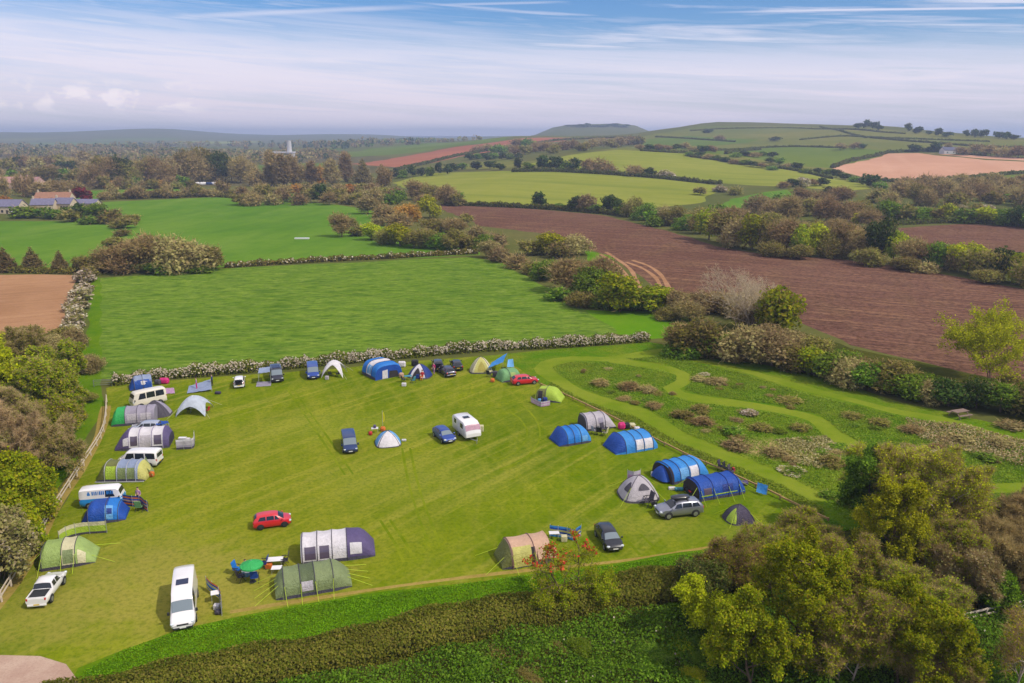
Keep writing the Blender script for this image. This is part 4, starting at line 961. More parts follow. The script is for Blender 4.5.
def tunnel(label, A, B, width, height, bands, slopes=(1.0, .2), low=(.15, .9), windows=(), poles=(), pole_mat=None, line=None, cap=(None, None), group=None, name='tunnel_tent', lenf=1.0, skirt=None, e=.72, nguy=2, cat='tent', extras=None, ends=True):
    """arched tent from pixel A to pixel B; bands: (from, to, fabric) along the length"""
    pa, pb = gp(*A), gp(*B); mid = (pa+pb)/2; d = pb-pa; L = d.length*lenf
    root = empty(name, mid, math.atan2(d.y, d.x), label, cat, group)
    xs = set(np.linspace(0, L, 17)) | {slopes[0], L-slopes[1]} | {f*L for f in poles}
    st = []; pol = sorted([0]+[f*L for f in poles]+[L])
    for x in sorted(xs):
        k = 1.0
        if x < slopes[0]: t = x/slopes[0]; k = low[0]+(1-low[0])*math.sin(t*math.pi/2)
        elif x > L-slopes[1]: t = (L-x)/slopes[1]; k = low[1]+(1-low[1])*math.sin(t*math.pi/2)
        sag = 0
        for a, b in zip(pol, pol[1:]):
            if a <= x <= b and b > a: sag = math.sin((x-a)/(b-a)*math.pi)
        st.append((x-L/2, arch(width/2*(.80+.20*k)*(1-.03*sag), height*k*(1-.045*sag), 9, e)))
    lf = Loft(st); X = lambda f: -L/2+L*f
    for i, (f0, f1, m) in enumerate(bands):
        b = MB(); c0 = i == 0; c1 = i == len(bands)-1
        lf.body(b, (c0 and ends, c1 and ends), 0, X(f0) if f0 > 0 else None, X(f1) if f1 < 1 else None, 1 if c0 else 2)
        mm = F_[m]; o = b.build('flysheet' if i else 'end_panel', [mm, F_.get(cap[0], mm) if cap[0] != 'open' else dark_in, F_.get(cap[1], mm) if cap[1] != 'open' else dark_in], root, True)
        o.data.set_sharp_from_angle(angle=R(40))
    for f0, f1, q0, q1, sd, m in windows:
        for s_ in ((1, -1) if sd == 0 else (sd,)):
            b = MB(); lf.panel(b, X(f0), X(f1), q0, q1, s_, .03)
            b.build('window', {'dark': mesh_win, 'clear': clear_win, 'in': dark_in}.get(m) or F_[m], root)
    for f in poles:
        b = MB(); x = X(f)
        p = [lf.S(x, q*.5, 1)+lf.N(x, q*.5, 1)*.03 for q in range(0, 16)]+[lf.S(x, 7.99, 1)+Vector((0,0,.03))]
        p += [Vector((v.x, -v.y, v.z)) for v in p[-2::-1]]
        b.tube(p, .035, 5); b.build('pole_sleeve', pole_mat or dpole, root)
    sm = F_[skirt] if skirt else skirt_m
    b = MB()
    for s_ in (1, -1): lf.panel(b, X(0.0)+.01, X(1)-.01, 0, .55, s_, .02, 14, 2)
    b.build('skirt', sm, root)
    if line:
        E = []
        for f in (list(poles) or [.1, .5, .9])[:6]:
            for s_ in (1, -1):
                q = lf.S(X(f), 3.2, s_); E.append((q, Vector((q.x+random.uniform(-.2,.2), s_*(width/2+1.25), 0))))
        for x, sg in ((X(0), -1), (X(1), 1)):
            for k in range(nguy):
                y = width*(.36-.72*k/max(1, nguy-1)); q = lf.S(x-sg*.3, 5.0, 1 if y > 0 else -1); q.y = y*.8; E.append((q, Vector((x+sg*1.7, y*1.5, 0))))
        guys(root, E, line)
    if extras: extras(root, lf, X, L)
    return root
class Dome:
    """domed tent on a rounded plan; S(theta, u): u 0 at the ground, 1 at the top"""
    def __init__(s, lx, ly, h, np_=4, pinch=.07, sq=.55, vp=1.0, top=0.0):
        s.a, s.b, s.h, s.n, s.p, s.sq, s.vp, s.top = lx/2, ly/2, h, np_, pinch, sq, vp, top
    def S(s, th, u):
        u = min(max(u, 0), 1)
        c, n = math.cos(th), math.sin(th)
        k = (abs(c)**(2/s.sq)+abs(n)**(2/s.sq))**(-s.sq/2) if s.sq else 1
        k = k*(1-u)+1*u
        pin = 1-s.p*abs(math.sin((th-math.pi/4)*s.n/2))*math.sin(math.pi*min(1, u*1.05))
        r = (max(0, math.cos(u*math.pi/2))**s.vp*.6+.4*(1-u))*k*pin
        return Vector((s.a*r*c, s.b*r*n, s.h*(.7*math.sin(u*math.pi/2)+.3*u)*(1-.02*abs(math.sin((th-math.pi/4)*s.n/2)))))
    def patch(s, mb, t0, t1, u0, u1, off=.0, nt=10, nu=9, m=0, shape=None):
        rows = []
        for i in range(nt+1):
            f = i/nt; t = t0+(t1-t0)*f; ub = u1 if shape is None else u0+(u1-u0)*shape(f); r = []
            for j in range(nu+1):
                u = u0+(ub-u0)*j/nu; p = s.S(t, u)
                nn = Vector((p.x/s.a**2, p.y/s.b**2, p.z/s.h**2+.01)).normalized(); r.append(p+nn*off)
            rows.append(r)
        return mb.grid(rows, m)
def dome(label, c, lx, ly, h, rot, panels, group=None, name='dome_tent', windows=(), poles=True, pinch=.07, sq=.55, line=None, npl=4, pole_mat=None, skirt='dgrey', extras=None, vp=1.0, cat='tent'):
    """panels: (theta0, theta1, fabric) in degrees; windows: (t0, t1, u0, u1, fabric, arched)"""
    p = gp(*c); root = empty(name, p, R(rot), label, cat, group); D = Dome(lx, ly, h, npl, pinch, sq, vp)
    for i, (a, b_, m) in enumerate(panels):
        mb = MB(); D.patch(mb, R(a), R(b_), 0, 1, 0, max(4, int((b_-a)/9)), 10); mb.build('flysheet', F_[m], root, True)
    arc = lambda f: math.sin(math.pi*min(1, max(0, f*.94+.03)))**.55
    for t0, t1, u0, u1, m, sh in windows:
        mb = MB(); D.patch(mb, R(t0), R(t1), u0, u1, .03, 10, 5, 0, arc if sh else None)
        mb.build('door' if u0 < .03 else 'window', {'dark': mesh_win, 'in': dark_in, 'clear': clear_win}.get(m) or F_[m], root)
    if poles:
        for k in range(npl):
            t = math.pi/4+2*math.pi*k/npl; mb = MB(); mb.tube([D.S(t, u)*1.012 for u in np.linspace(0, 1, 12)], .03, 5); mb.build('pole_sleeve', pole_mat or dpole, root)
    mb = MB(); D.patch(mb, 0, 2*math.pi, 0, .06, .02, 40, 2); mb.build('skirt', F_[skirt], root)
    if line:
        guys(root, [(D.S(math.pi/4+k*math.pi/2, .5), Vector((D.S(math.pi/4+k*math.pi/2, 0).x*1.5, D.S(math.pi/4+k*math.pi/2, 0).y*1.5, 0))) for k in range(4)], line)
    if extras: extras(root, D)
    return root
def shelter(label, c, w, h, rot, m, group=None, line=grey_line, open_=.62):
    """four-legged arched shelter with a big opening on each side"""
    p = gp(*c); root = empty('event_shelter', p, R(rot), label, 'shelter', group); D = Dome(w, w, h, 4, .05, .5, .8)
    rows = []
    for i in range(65):
        th = 2*math.pi*i/64; f = abs(math.cos(2*th)); lo = open_*max(0, f-.12)**.5*.9 if f > .12 else 0
        rows.append([D.S(th, lo+(1-lo)*j/10) for j in range(11)])
    mb = MB(); mb.grid(rows); mb.build('canopy', F_[m], root, True)
    for k in range(4):
        t = math.pi/4+k*math.pi/2; mb = MB(); mb.tube([D.S(t, u)*.985 for u in np.linspace(0, 1, 12)], .03, 5); mb.build('pole', pole_m, root)
    guys(root, [(D.S(math.pi/4+k*math.pi/2, .45), Vector((D.S(math.pi/4+k*math.pi/2, 0).x*1.45, D.S(math.pi/4+k*math.pi/2, 0).y*1.45, 0))) for k in range(4)], line, .014)
    return root

# ------------------------------------------------------------------ camp kit
def chair(label, px, py, rot, m, group=None, s=1.0, z=0):
    p = gp(px, py); root = empty('camp_chair', p+Vector((0,0,z)), R(rot), label, 'chair', group); fm = F_[m]
    mb = MB(); mb.box((0,0,.43), (.5,.52,.05), 0, 0, .02); mb.build('seat', fm, root)
    mb = MB(); mb.box((-.27,0,.72), (.05,.54,.58), 0, 0, .02, -.22); mb.build('backrest', fm, root)
    for sx in (-1, 1):
        for sy in (-1, 1):
            mb = MB(); mb.tube([(sx*.26, sy*.28, 0), (-sx*.1+.05, sy*.27, .6)], .018, 5); mb.build('leg', trim_m, root)
    for sy in (-1, 1):
        mb = MB(); mb.box((0, sy*.29, .62), (.46,.06,.03)); mb.build('armrest', trim_m, root)
    root.scale = (s,)*3; return root
def table(label, px, py, rot, m, l=1.1, w=.7, h=.7, group=None):
    p = gp(px, py); root = empty('folding_table', p, R(rot), label, 'table', group)
    mb = MB(); mb.box((0,0,h), (l,w,.04), 0, 0, .015); mb.build('tabletop', m, root)
    for sx in (-1, 1):
        for sy in (-1, 1):
            mb = MB(); mb.tube([(sx*l*.44, sy*w*.42, 0), (sx*l*.4, sy*w*.4, h-.02)], .018, 5); mb.build('leg', pole_m, root)
    return root
def windbreak(label, pts, h, stripes, group=None, cat='windbreak', pole=pole_m, top=None):
    """fabric screen on poles along pixel points; stripes from the ground up"""
    P = [gp(*p) for p in pts]; c = sum(P, Vector())/len(P)
    root = empty('windbreak', c, 0, label, cat, group); Q = [p-c for p in P]; fine = smooth_line([q.xy for q in Q], .4)
    n = len(stripes); mb = MB(); rows = []
    for q in fine:
        sag = .04*math.sin(q.length*3.1); rows.append([(q.x+sag, q.y+sag, .05+(h-.05)*j/n) for j in range(n+1)])
    o = len(mb.v); mb.grid(rows); mb.m = [j % n for i in range(len(rows)-1) for j in range(n)]
    mb.build('screen', [F_[s] for s in stripes], root)
    for q in Q:
        mb = MB(); mb.tube([(q.x, q.y, 0), (q.x, q.y, h+.12)], .025, 5); mb.build('pole', pole, root)
    return root
def blob(name, label, cat, px, py, d, m, rot=0, z=0, ch=.06, group=None, lid=None):
    """box-like kit with rounded edges: bags, crates, cool boxes"""
    p = gp(px, py); mb = MB(); mb.box((0,0,d[2]/2), d, 0, 0, min(ch, min(d)*.3))
    if lid is not None: mb.box((0,0,d[2]+.03), (d[0]*1.04, d[1]*1.04, .07), 1, 0, .02)
    o = mb.build(name, [F_[m] if isinstance(m, str) else m]+([lid] if lid is not None else []))
    o.location = p+Vector((0,0,z)); o.rotation_euler.z = R(rot); return tag(o, label, cat, group)
def mat_sheet(label, px4, m, h=.02, name='ground_mat', cat='mat'):
    P = [gp(*p) for p in px4]; c = sum(P, Vector())/4; mb = MB(); rows = []
    for i in range(9):
        r = []
        for j in range(7):
            a = P[0].lerp(P[1], i/8); b = P[3].lerp(P[2], i/8); q = a.lerp(b, j/6)-c; q.z = h+.02*math.sin(i*1.9+j*1.3)+.02; r.append(q)
        rows.append(r)
    mb.grid(rows); o = mb.build(name, F_[m]); o.location = c; return tag(o, label, cat)

# people: one skinned body each
skin_m = plain('skin', G(222,176,150), .6); hair_m = plain('hair', G(70,50,36), .8)
def person(label, px, py, rot, shirt, trousers, pose='stand', s=1.0):
    p = gp(px, py)
    sit = pose == 'sit'
    J = [((0,0,.95 if not sit else .52),.13),((0,0,1.12 if not sit else .69),.125),((0,0,1.38 if not sit else .95),.15),((0,0,1.5 if not sit else 1.07),.055),((.02,0,1.58 if not sit else 1.15),.085),((.03,0,1.68 if not sit else 1.25),.10),((.02,0,1.77 if not sit else 1.34),.065)]
    E = [(i, i+1) for i in range(6)]
    def add(q, r, par): J.append((q, r)); E.append((par, len(J)-1)); return len(J)-1
    z0 = J[0][0][2]; zs = J[2][0][2]
    for sd in (1, -1):
        h_ = add((0, sd*.1, z0-.06), .095, 0)
        if sit: k = add((.45, sd*.12, z0-.04), .06, h_); f = add((.5, sd*.12, .1), .042, k)
        else: k = add((.03+.03*sd, sd*.11, .5), .06, h_); f = add((-.02+.05*sd, sd*.12, .09), .042, k)
        q = J[f][0]; add((q[0]+.17, q[1]+sd*.02, .04), .036, f)
        a = add((0, sd*.19, zs+.02), .062, 2)
        e = add((-.02 if not sit else .06, sd*.25, zs-.27), .045, a)
        w_ = add((.14 if not sit else .28, sd*.22, zs-.46 if not sit else zs-.34), .032, e)
        q = Vector(J[w_][0]); pm = add(tuple(q+Vector((.06, 0, -.05))), .034, w_)
        for kf in range(4):
            b0 = Vector(J[pm][0])+Vector((.02, (kf-1.5)*.022, -.02)); ln = (.07,.085,.08,.06)[kf]
            m1 = add(tuple(b0), .010, pm); add(tuple(b0+Vector((ln*.5, 0, -ln*.8))), .008, m1)
        th = add(tuple(q+Vector((.04, -sd*.04, -.02))), .011, w_); add(tuple(q+Vector((.09, -sd*.055, -.05))), .009, th)
    me = bpy.data.meshes.new('person'); me.from_pydata([j for j, _ in J], E, [])
    o = bpy.data.objects.new('person', me); COL.objects.link(o)
    o.modifiers.new('skin', 'SKIN'); sub = o.modifiers.new('sub', 'SUBSURF'); sub.levels = 1
    for v, (_, r) in zip(me.skin_vertices[0].data, J): v.radius = (r, r)
    me.skin_vertices[0].data[0].use_root = True
    dg = bpy.context.evaluated_depsgraph_get(); m2 = bpy.data.meshes.new_from_object(o.evaluated_get(dg))
    o.modifiers.clear(); o.data = m2; m2.name = 'person'
    m2.materials.clear()
    for m in (skin_m, F_[shirt], F_[trousers], trim_m): m2.materials.append(m)
    for f in m2.polygons:
        c = f.center; z = c.z
        if sit: f.material_index = 3 if z < .09 else (2 if (z < .6 and c.x > -.3 and abs(c.y) < .21 and z < .58) else (1 if z < 1.05 and not (c.x > .12 and z > .55) else 0))
        else: f.material_index = 3 if z < .08 else (2 if z < .98 and abs(c.y) < .19 and c.x < .12 else (1 if z < 1.46 and c.x < .08 and z > .95 else 0))
        f.use_smooth = True
    zh = J[5][0][2]
    mb = MB(); rows = []
    for i in range(8):
        ph = -math.pi/2*.15+i/7*math.pi*.56
        rows.append([(.02-.012+.108*math.cos(ph)*math.cos(t)*(1.0 if math.cos(t) < .3 else .8), .104*math.cos(ph)*math.sin(t), zh+.02+.125*math.sin(ph)) for t in np.linspace(0, 2*math.pi, 13)])
    mb.grid(rows); mb.build('hair', hair_m, o, True)
    fc = MB()
    for sd in (1, -1): fc.lathe([(.002,-.006),(.012,0),(.002,.006)], (.118, sd*.034, zh+.012), 6, 0, 'x')
    fc.box((.117, 0, zh-.052), (.012,.045,.012)); fc.build('eyes_mouth', dark_in, o)
    fs = MB(); fs.box((.125, 0, zh-.016), (.04,.026,.045), 0, 0, .008)
    for sd in (1, -1): fs.box((.02, sd*.102, zh), (.045,.02,.06), 0, 0, .006)
    fs.build('nose_ears', skin_m, o)
    o.location = p; o.rotation_euler.z = R(rot); o.scale = (s,)*3
    return tag(o, label, 'person')
# ------------------------------------------------------------------ vehicles
red = paint('red_paint', G(206,22,40)); white = paint('white_paint', G(236,232,232)); bluep = paint('blue_paint', G(20,62,150), .2); dkblue = paint('dark_blue_paint', G(24,50,104), .3)
black = paint('black_paint', G(26,28,36), .2); silver = paint('silver_paint', G(150,152,164), .6); slate = paint('slate_paint', G(60,60,78), .5); silblue = paint('pale_silver_paint', G(190,196,212), .5); cream_p = paint('cream_paint', G(232,222,206)); skyp = paint('sky_paint', G(28,142,224)); charc = paint('charcoal_paint', G(44,44,58), .4)
def roof_box(root, lf, S):
    g = MB(); g.lathe([(.05,-1.0),(.34,-.9),(.42,-.4),(.42,.5),(.3,.95),(.06,1.05)], (0,0,0), 12, 0, 'x')
    g.v = [(x-.1, y*1.05, 1.96+z*.52) for x, y, z in g.v]; g.build('roof_box', paint('box_black', G(30,30,36)), root, True)
    for sx in (-.7, .5):
        g = MB(); g.box((sx, 0, 1.745), (.07, 1.3, .05)); g.build('roof_bar', trim_m, root)
def solar(x, z, s=(.9,1.0)):
    def f(root, lf, S):
        g = MB(); g.box((x, 0, z), (s[0], s[1], .05), 0, 0, .02); g.build('roof_panel', plain('solar_cell', G(30,40,74), .25), root)
    return f
def open_boot(root, lf, S):
    hl = S['L']/2
    g = MB(); g.box((-hl-.35, 0, S['st'][3][3]+.12), (.95, 1.25, .06), 0, 0, .03, .30); g.build('tailgate', charc, root)
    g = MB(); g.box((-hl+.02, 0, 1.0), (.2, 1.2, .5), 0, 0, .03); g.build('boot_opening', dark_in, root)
vehicle('bright red hatchback parked alone on the open grass', 'hatch', (256,527.5), (289,523), red, rim=darkrim, scale=.95)
vehicle('large white high-roof van facing the camera beside a striped windbreak', 'high_van', (187,591), (183.5,632), white, 'van', 'parked_van', scale=.95, ws_glass=glass_l, rack=solar(-.2, 2.73))
def bed(root, lf, S):
    g = MB(); g.box((-1.8, 0, 1.165), (1.45, 1.42, .03)); g.build('load_bed', trim_m, root)
    for sy in (1, -1):
        g = MB(); g.box((-1.8, sy*.8, 1.17), (1.5, .1, .09), 0, 0, .02); g.build('bed_rail', white, root)
    g = MB(); g.box((-2.52, 0, 1.17), (.1, 1.6, .1), 0, 0, .02); g.build('tailgate_rail', white, root)
vehicle('white double-cab pickup truck parked by the white rail fence', 'pickup', (39.5,606.5), (57,582), white, 'pickup', 'pickup_truck', scale=.9, extras=bed)
def lettering(root, lf, S):
    # painted roof-side lettering, too blurred in the picture to read: a round badge and rows of blue strokes
    bm = plain('sign_blue', G(44,120,196), .5)
    for sd in (1, -1):
        g = MB(); hx = -1.18
        def put(cx, w_, h_):
            q0 = 4.42; q1 = q0+.42*h_; o = len(g.v)
            P = [lf.S(cx-w_/2, q0, sd), lf.S(cx+w_/2, q0, sd), lf.S(cx+w_/2, q1, sd), lf.S(cx-w_/2, q1, sd)]
            nn = lf.N(cx, 4.6, sd)*.02; g.add([p+nn for p in P], [(0,1,2,3)])
        for k in range(5): put(hx-.12+k*.06, .06, (.55,.95,1.1,.95,.55)[k])
        x = -.78
        for wd in (.14,.1,.13,.06,.14,.12,.13,0,.16,.1,.14,.08):
            if wd: put(x, wd, 1.0); put(x+.02, wd*.4, .5)
            x += .19
        g.build('lettering', bm, root)
vehicle('vintage blue and white camper van with lettering, beside blue tent', 'camper', (86,506), (122,503), white, 'camper van', 'camper_van', lower=skyp, side_glass=False, extras=lettering, scale=.95)
vehicle('white panel camper van behind the green mesh awning', 'van', (159,465), (121,465), white, 'van', 'camper_van')
vehicle('cream high-top motorhome beside the grey drive-away awning', 'camper', (162,402), (135,408), cream_p, 'motorhome', 'motorhome', scale=1.08)
vehicle('pale silver car tucked behind the purple and white tunnel tent', 'car', (161,431), (134,432), silblue)
vehicle('white small car with its boot open by the blossoming hedge', 'suv', (239.2,389), (240,381), white, extras=open_boot, scale=.86)
vehicle('dark camper van with a pale side awning near the hedge', 'van', (275.5,374), (278,384), charc, 'camper van', 'camper_van', ws_glass=glass_l, rack=solar(-.3, 2.04, (1.8, 1.2)))
vehicle('blue van parked close to the hedge beside a white shelter', 'van', (312.3,371), (313.8,381), bluep, 'van', 'parked_van', ws_glass=glass_l)
vehicle('blue van standing alone in the middle of the campsite', 'van', (348,441), (351,455), dkblue, 'van', 'parked_van', scale=.93, ws_glass=glass_l)
vehicle('blue saloon car parked beside the white caravan', 'car', (438.5,434), (450,444), bluep, ws_glass=glass_l)
vehicle('black car with raised tailgate by the hedge, gear around it', 'suv', (439,373), (437,364), black, extras=open_boot, scale=.95)
vehicle('slate estate car in front of two black cars by the hedge', 'car', (453,379), (441.5,370), slate)
vehicle('black hatchback backed against the hedge, right of the slate car', 'car', (459,373), (454,363.5), black)
vehicle('red estate car parked beside the small green tent', 'car', (513.5,384.5), (535.5,382.5), red)
vehicle('silver off-roader with black roof box facing the grey dome tent', 'suv', (699,512), (657.5,516.5), silver, rack=roof_box)
vehicle('shiny black hatchback by the red-flowered sapling', 'car', (603,534), (614,551), black, ws_glass=glass_l)

def caravan(label, tail, nose, L=4.9, w=2.2, h=2.55):
    A, B = gp(*tail), gp(*nose); d = B-A; root = empty('touring_caravan', (A+B)/2, math.atan2(d.y, d.x), label, 'caravan'); hl = L/2
    def pr(z0, z1, k): return [(0,z0),(w/2*.94*k,z0),(w/2*k,z0+.15),(w/2*k,(z0+z1)/2),(w/2*.98*k,z1-.2),(w/2*.9*k,z1-.04),(w/4*k,z1+.03),(0,z1+.05)]
    lf = Loft([(-hl,pr(.7,h-.5,.93)),(-hl+.08,pr(.5,h-.15,.99)),(-hl+.4,pr(.45,h,1)),(hl-1.1,pr(.45,h,1)),(hl-.45,pr(.45,h-.28,1)),(hl-.12,pr(.5,h-.95,.98)),(hl,pr(.6,h-1.35,.94))])
    b = MB(); lf.body(b); b.build('body', white, root, True).data.set_sharp_from_angle(angle=R(40))
    for x0, x1, sd in ((-1.7,-.6,1),(.4,1.3,1),(-1.6,-.9,-1),(.5,1.4,-1)):
        g = MB(); lf.panel(g, x0, x1, 3.1, 3.9, sd, .015); g.build('side_window', glass_m, root)
    g = MB(); lf.panel(g, -.35, .28, 1.8, 4.2, -1, .012); g.build('door', plain('caravan_door', G(222,220,222), .4), root)
    g = MB(); rows = [[lf.S(hl-.5+.36*i/4, 4.6+2.39*j/6, 1)+Vector((.02,0,.02)) for j in range(7)]+[lf.S(hl-.5+.36*i/4, 6.99-2.39*j/6, -1)+Vector((.02,0,.02)) for j in range(7)] for i in range(5)]
    g.grid(rows); g.build('front_window', plain('pink_glass', G(190,150,166), .15), root)  # front window given a pinkish base colour
    g = MB(); g.box((-.1, 0, h+.1), (.7,.8,.09), 0, 0, .03); g.build('roof_light', glass_m, root)
    for sd in (1, -1): wheel(root, -.2, sd*(w/2-.1), .33, .2)
    g = MB(); g.tube([(hl-.1,.5,.42),(hl+1.1,0,.42)], .04, 5); g.tube([(hl-.1,-.5,.42),(hl+1.1,0,.42)], .04, 5); g.tube([(hl+.95,0,.42),(hl+.95,0,.0)], .05, 6); g.build('drawbar', rim_m, root)
    for sd in (1, -1):
        g = MB(); g.box((-hl-.005, sd*.85, .95), (.03,.22,.3), 0, 0, .01); g.build('tail_light', tail_m, root)
caravan('white touring caravan with a rooflight, beside the blue saloon car', (461,430), (472.5,440), 4.9, 2.2, 2.35)
blob('water_carrier', 'cream water carrier on the grass right of the caravan', 'container', 481, 431, (.7,.6,.8), 'cream')
blob('gas_locker', 'grey and red box between blue saloon and caravan', 'box', 454, 438, (.5,.4,.4), 'grey')

# ------------------------------------------------------------------ tents
tunnel('small blue tent with pale roof at the hedge corner', (129.5,389), (152,386), 2.9, 2.0, [(0,.22,'mid'),(.22,1,'bgrey')], (1.1,.2), (.15,.9), [(.24,.98,.3,4.2,-1,'mid'),(.5,.8,1.6,3.4,-1,'white')], [.22,.6], extras=None)
tunnel('grey tunnel tent with a bright green end panel', (113.5,423), (157,419.5), 3.3, 2.2, [(0,.33,'green'),(.33,1,'grey')], (.7,.2), (.25,.92), [(.38,.62,1.2,3.6,-1,'pgrey'),(.68,.92,1.2,3.6,-1,'pgrey')], [.33,.6,.82])
dome('grey drive-away awning joined to the cream motorhome', (156,414.5), 4.2, 3.2, 2.1, 10, [(0,200,'grey'),(200,340,'dgrey'),(340,360,'grey')], windows=[(215,265,.12,.5,'grey',True)], name='awning', cat='awning')
tunnel('purple and white tunnel tent with dark windows beside the white camper', (118,446.5), (172,442.5), 3.6, 2.25, [(0,.27,'purple'),(.27,.90,'white'),(.90,1,'purple')], (1.6,.5), (.18,.6), [(.165,.265,1.0,3.6,-1,'white'),(.30,.43,.9,4.0,-1,'dark'),(.73,.87,.9,4.0,-1,'dark'),(.48,.67,.5,4.2,-1,'pgrey')], [.27,.46,.69,.90], pole_mat=plain('purple_sleeve', G(120,104,150), .7), cap=('dpurple','dpurple'))
def porch(root, lf, X, L):
    g = MB(); g.box((0, -1.62, .06), (L*.98, .12, .12), 0, 0, .03); g.build('ground_bar', pole_m, root)
tunnel('green mesh awning tent with pale roof and silver poles', (101,477), (150,476), 3.0, 2.0, [(0,.44,'khaki'),(.44,.86,'bgrey'),(.86,1,'yellow')], (1.0,.9), (.12,.3), [(.22,.42,.6,5,-1,'lime'),(.46,.62,.6,4.2,-1,'olive'),(.65,.80,.6,4.2,-1,'olive')], [.2,.44,.635,.82], pole_mat=pole_m, extras=porch, name='awning_tent')
tunnel('royal blue tent with a paler door panel in front of vintage camper', (84,519), (128,514), 3.2, 1.85, [(0,.18,'navy'),(.18,.62,'mid'),(.62,.86,'blue'),(.86,1,'mid')], (1.2,1.3), (.12,.15), [(.56,.74,.8,5.4,-1,'lblue'),(.60,.72,2.2,4.2,-1,'navy')], [.18,.58,.84])
tunnel('pale green tent with a cream band above the white pickup', (43,563), (98,555), 3.4, 2.0, [(0,.42,'pgreen'),(.42,.66,'cream'),(.66,1,'pgreen')], (.5,1.8), (.5,.12), [(.44,.63,.8,4.4,-1,'olive'),(.70,.84,.6,4.4,-1,'cream')], [.06,.42,.66], line=lime_line, skirt='dgrey', nguy=2)
tunnel('white and purple tunnel tent with two dark windows near the red hatchback', (302,556), (374.5,548), 3.6, 2.1, [(0,.62,'white'),(.62,1,'purple')], (.25,1.5), (.92,.2), [(.05,.20,.8,4.0,-1,'dark'),(.25,.38,.8,4.0,-1,'dark'),(.66,.82,1.0,4.0,-1,'white')], [.02,.22,.42,.62], cap=('dpurple',None))
tunnel('olive green tunnel tent with lime guy lines by the mown strip', (275,591), (350,578), 3.4, 1.85, [(0,.32,'olive'),(.32,.52,'dolive'),(.52,1,'olive')], (.9,1.5), (.35,.25), [(.34,.49,.9,3.4,-1,'pgrey'),(.56,.68,1.2,3.4,-1,'olive')], [.12,.33,.52,.76], line=lime_line, cap=('black',None), nguy=4)
shelter('pale blue shelter with table inside, left of the open grass', (195,412), 4.8, 2.5, 4, 'paleblue', open_=.5)
shelter('white arched shelter with dark seats beside the hedge van', (334.5,375), 4.2, 2.6, 0, 'white', open_=.75)
def bigfront(root, lf, X, L):
    g = MB(); g.add([(L/2+.04,-1.2,.05),(L/2+.04,-.2,.05),(L/2+.04,-.2,1.5),(L/2+.04,-1.15,1.4)], [(0,1,2,3)]); g.build('door', F_['white'], root)
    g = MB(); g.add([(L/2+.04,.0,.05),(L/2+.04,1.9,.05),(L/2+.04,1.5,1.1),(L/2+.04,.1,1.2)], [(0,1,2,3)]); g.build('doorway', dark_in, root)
tunnel('large blue and white family tent with open front by the hedge', (374,370.5), (389,378), 5.0, 2.5, [(0,.40,'blue'),(.40,.74,'white'),(.74,1,'blue')], (.8,.25), (.4,.86), [(.45,.56,.8,4.2,-1,'lblue'),(.60,.70,.8,4.2,-1,'lblue')], [.40,.74], cap=(None,'mid'), extras=bigfront, e=.62)
dome('small navy and white dome tent with open doorway by the hedge', (420,376), 3.9, 3.2, 2.1, -14, [(0,60,'navy'),(60,130,'white'),(130,235,'navy'),(235,310,'white'),(310,360,'navy')], windows=[(248,292,.0,.62,'in',True)], pinch=.04)
dome('cream square tent with straw-coloured door beside the black hatchback', (481,371), 3.9, 3.2, 2.5, 6, [(0,235,'cream'),(235,305,'yellow'),(305,360,'cream')], windows=[(250,292,.1,.6,'ochre',True)], sq=.4)
tunnel('small sage green tent left of the red estate car', (498.5,380.5), (518,377.5), 2.9, 1.8, [(0,.4,'sage'),(.4,1,'sage')], (.7,.7), (.2,.4), [(.44,.7,.8,4.2,-1,'pgreen')], [.4])
def limefront(root, lf, X, L):
    g = MB(); lf.panel(g, X(.06), X(.42), .2, 6.0, -1, .035); g.build('doorway', F_['khaki'], root)
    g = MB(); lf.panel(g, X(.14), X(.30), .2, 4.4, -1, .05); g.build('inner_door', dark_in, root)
tunnel('lime green tent with pink windbreak at its door', (537,397.5), (563,400), 3.2, 1.9, [(0,.3,'lime'),(.3,1,'lime')], (.7,1.5), (.4,.15), (), [.42], extras=limefront)
def whitefold(root, D):
    g = MB(); D.patch(g, R(228), R(310), .05, .75, .06, 10, 6); g.build('front_panel', F_['white'], root, True)
dome('low white tent with blue sides beside orange and yellow toys', (388,443), 3.3, 3.4, 1.7, 14, [(0,40,'lblue'),(40,140,'white'),(140,215,'lblue'),(215,325,'white'),(325,360,'lblue')], windows=[(240,300,.34,.66,'grey',True)], extras=whitefold, pinch=.03)
tunnel('bright blue tent with royal end, beside the pale grey tent', (554,442.5), (585,437.5), 3.7, 1.85, [(0,.22,'mid'),(.22,.62,'blue'),(.62,1,'sky')], (1.1,.7), (.15,.5), [(.7,.88,.7,2.6,-1,'lblue')], [.24,.46,.68])
tunnel('pale grey tent with dark hoops behind the bright blue tent', (582,427.5), (612,424), 3.2, 1.95, [(0,1,'pgrey')], (.2,1.6), (.9,.12), [(.40,.56,1.8,4.6,-1,'grey')], [.03,.32,.62], cap=('dgrey',None))
tunnel('blue tunnel tent with two white windows beside the pale grey tent', (609,450), (650,443), 4.0, 1.95, [(0,.22,'mid'),(.22,.48,'sky'),(.48,1,'sky')], (1.3,1.0), (.12,.45), [(.47,.64,.5,4.0,-1,'white'),(.67,.86,.5,4.0,-1,'white')], [.22,.45,.65,.87], skirt='sky', line=None)
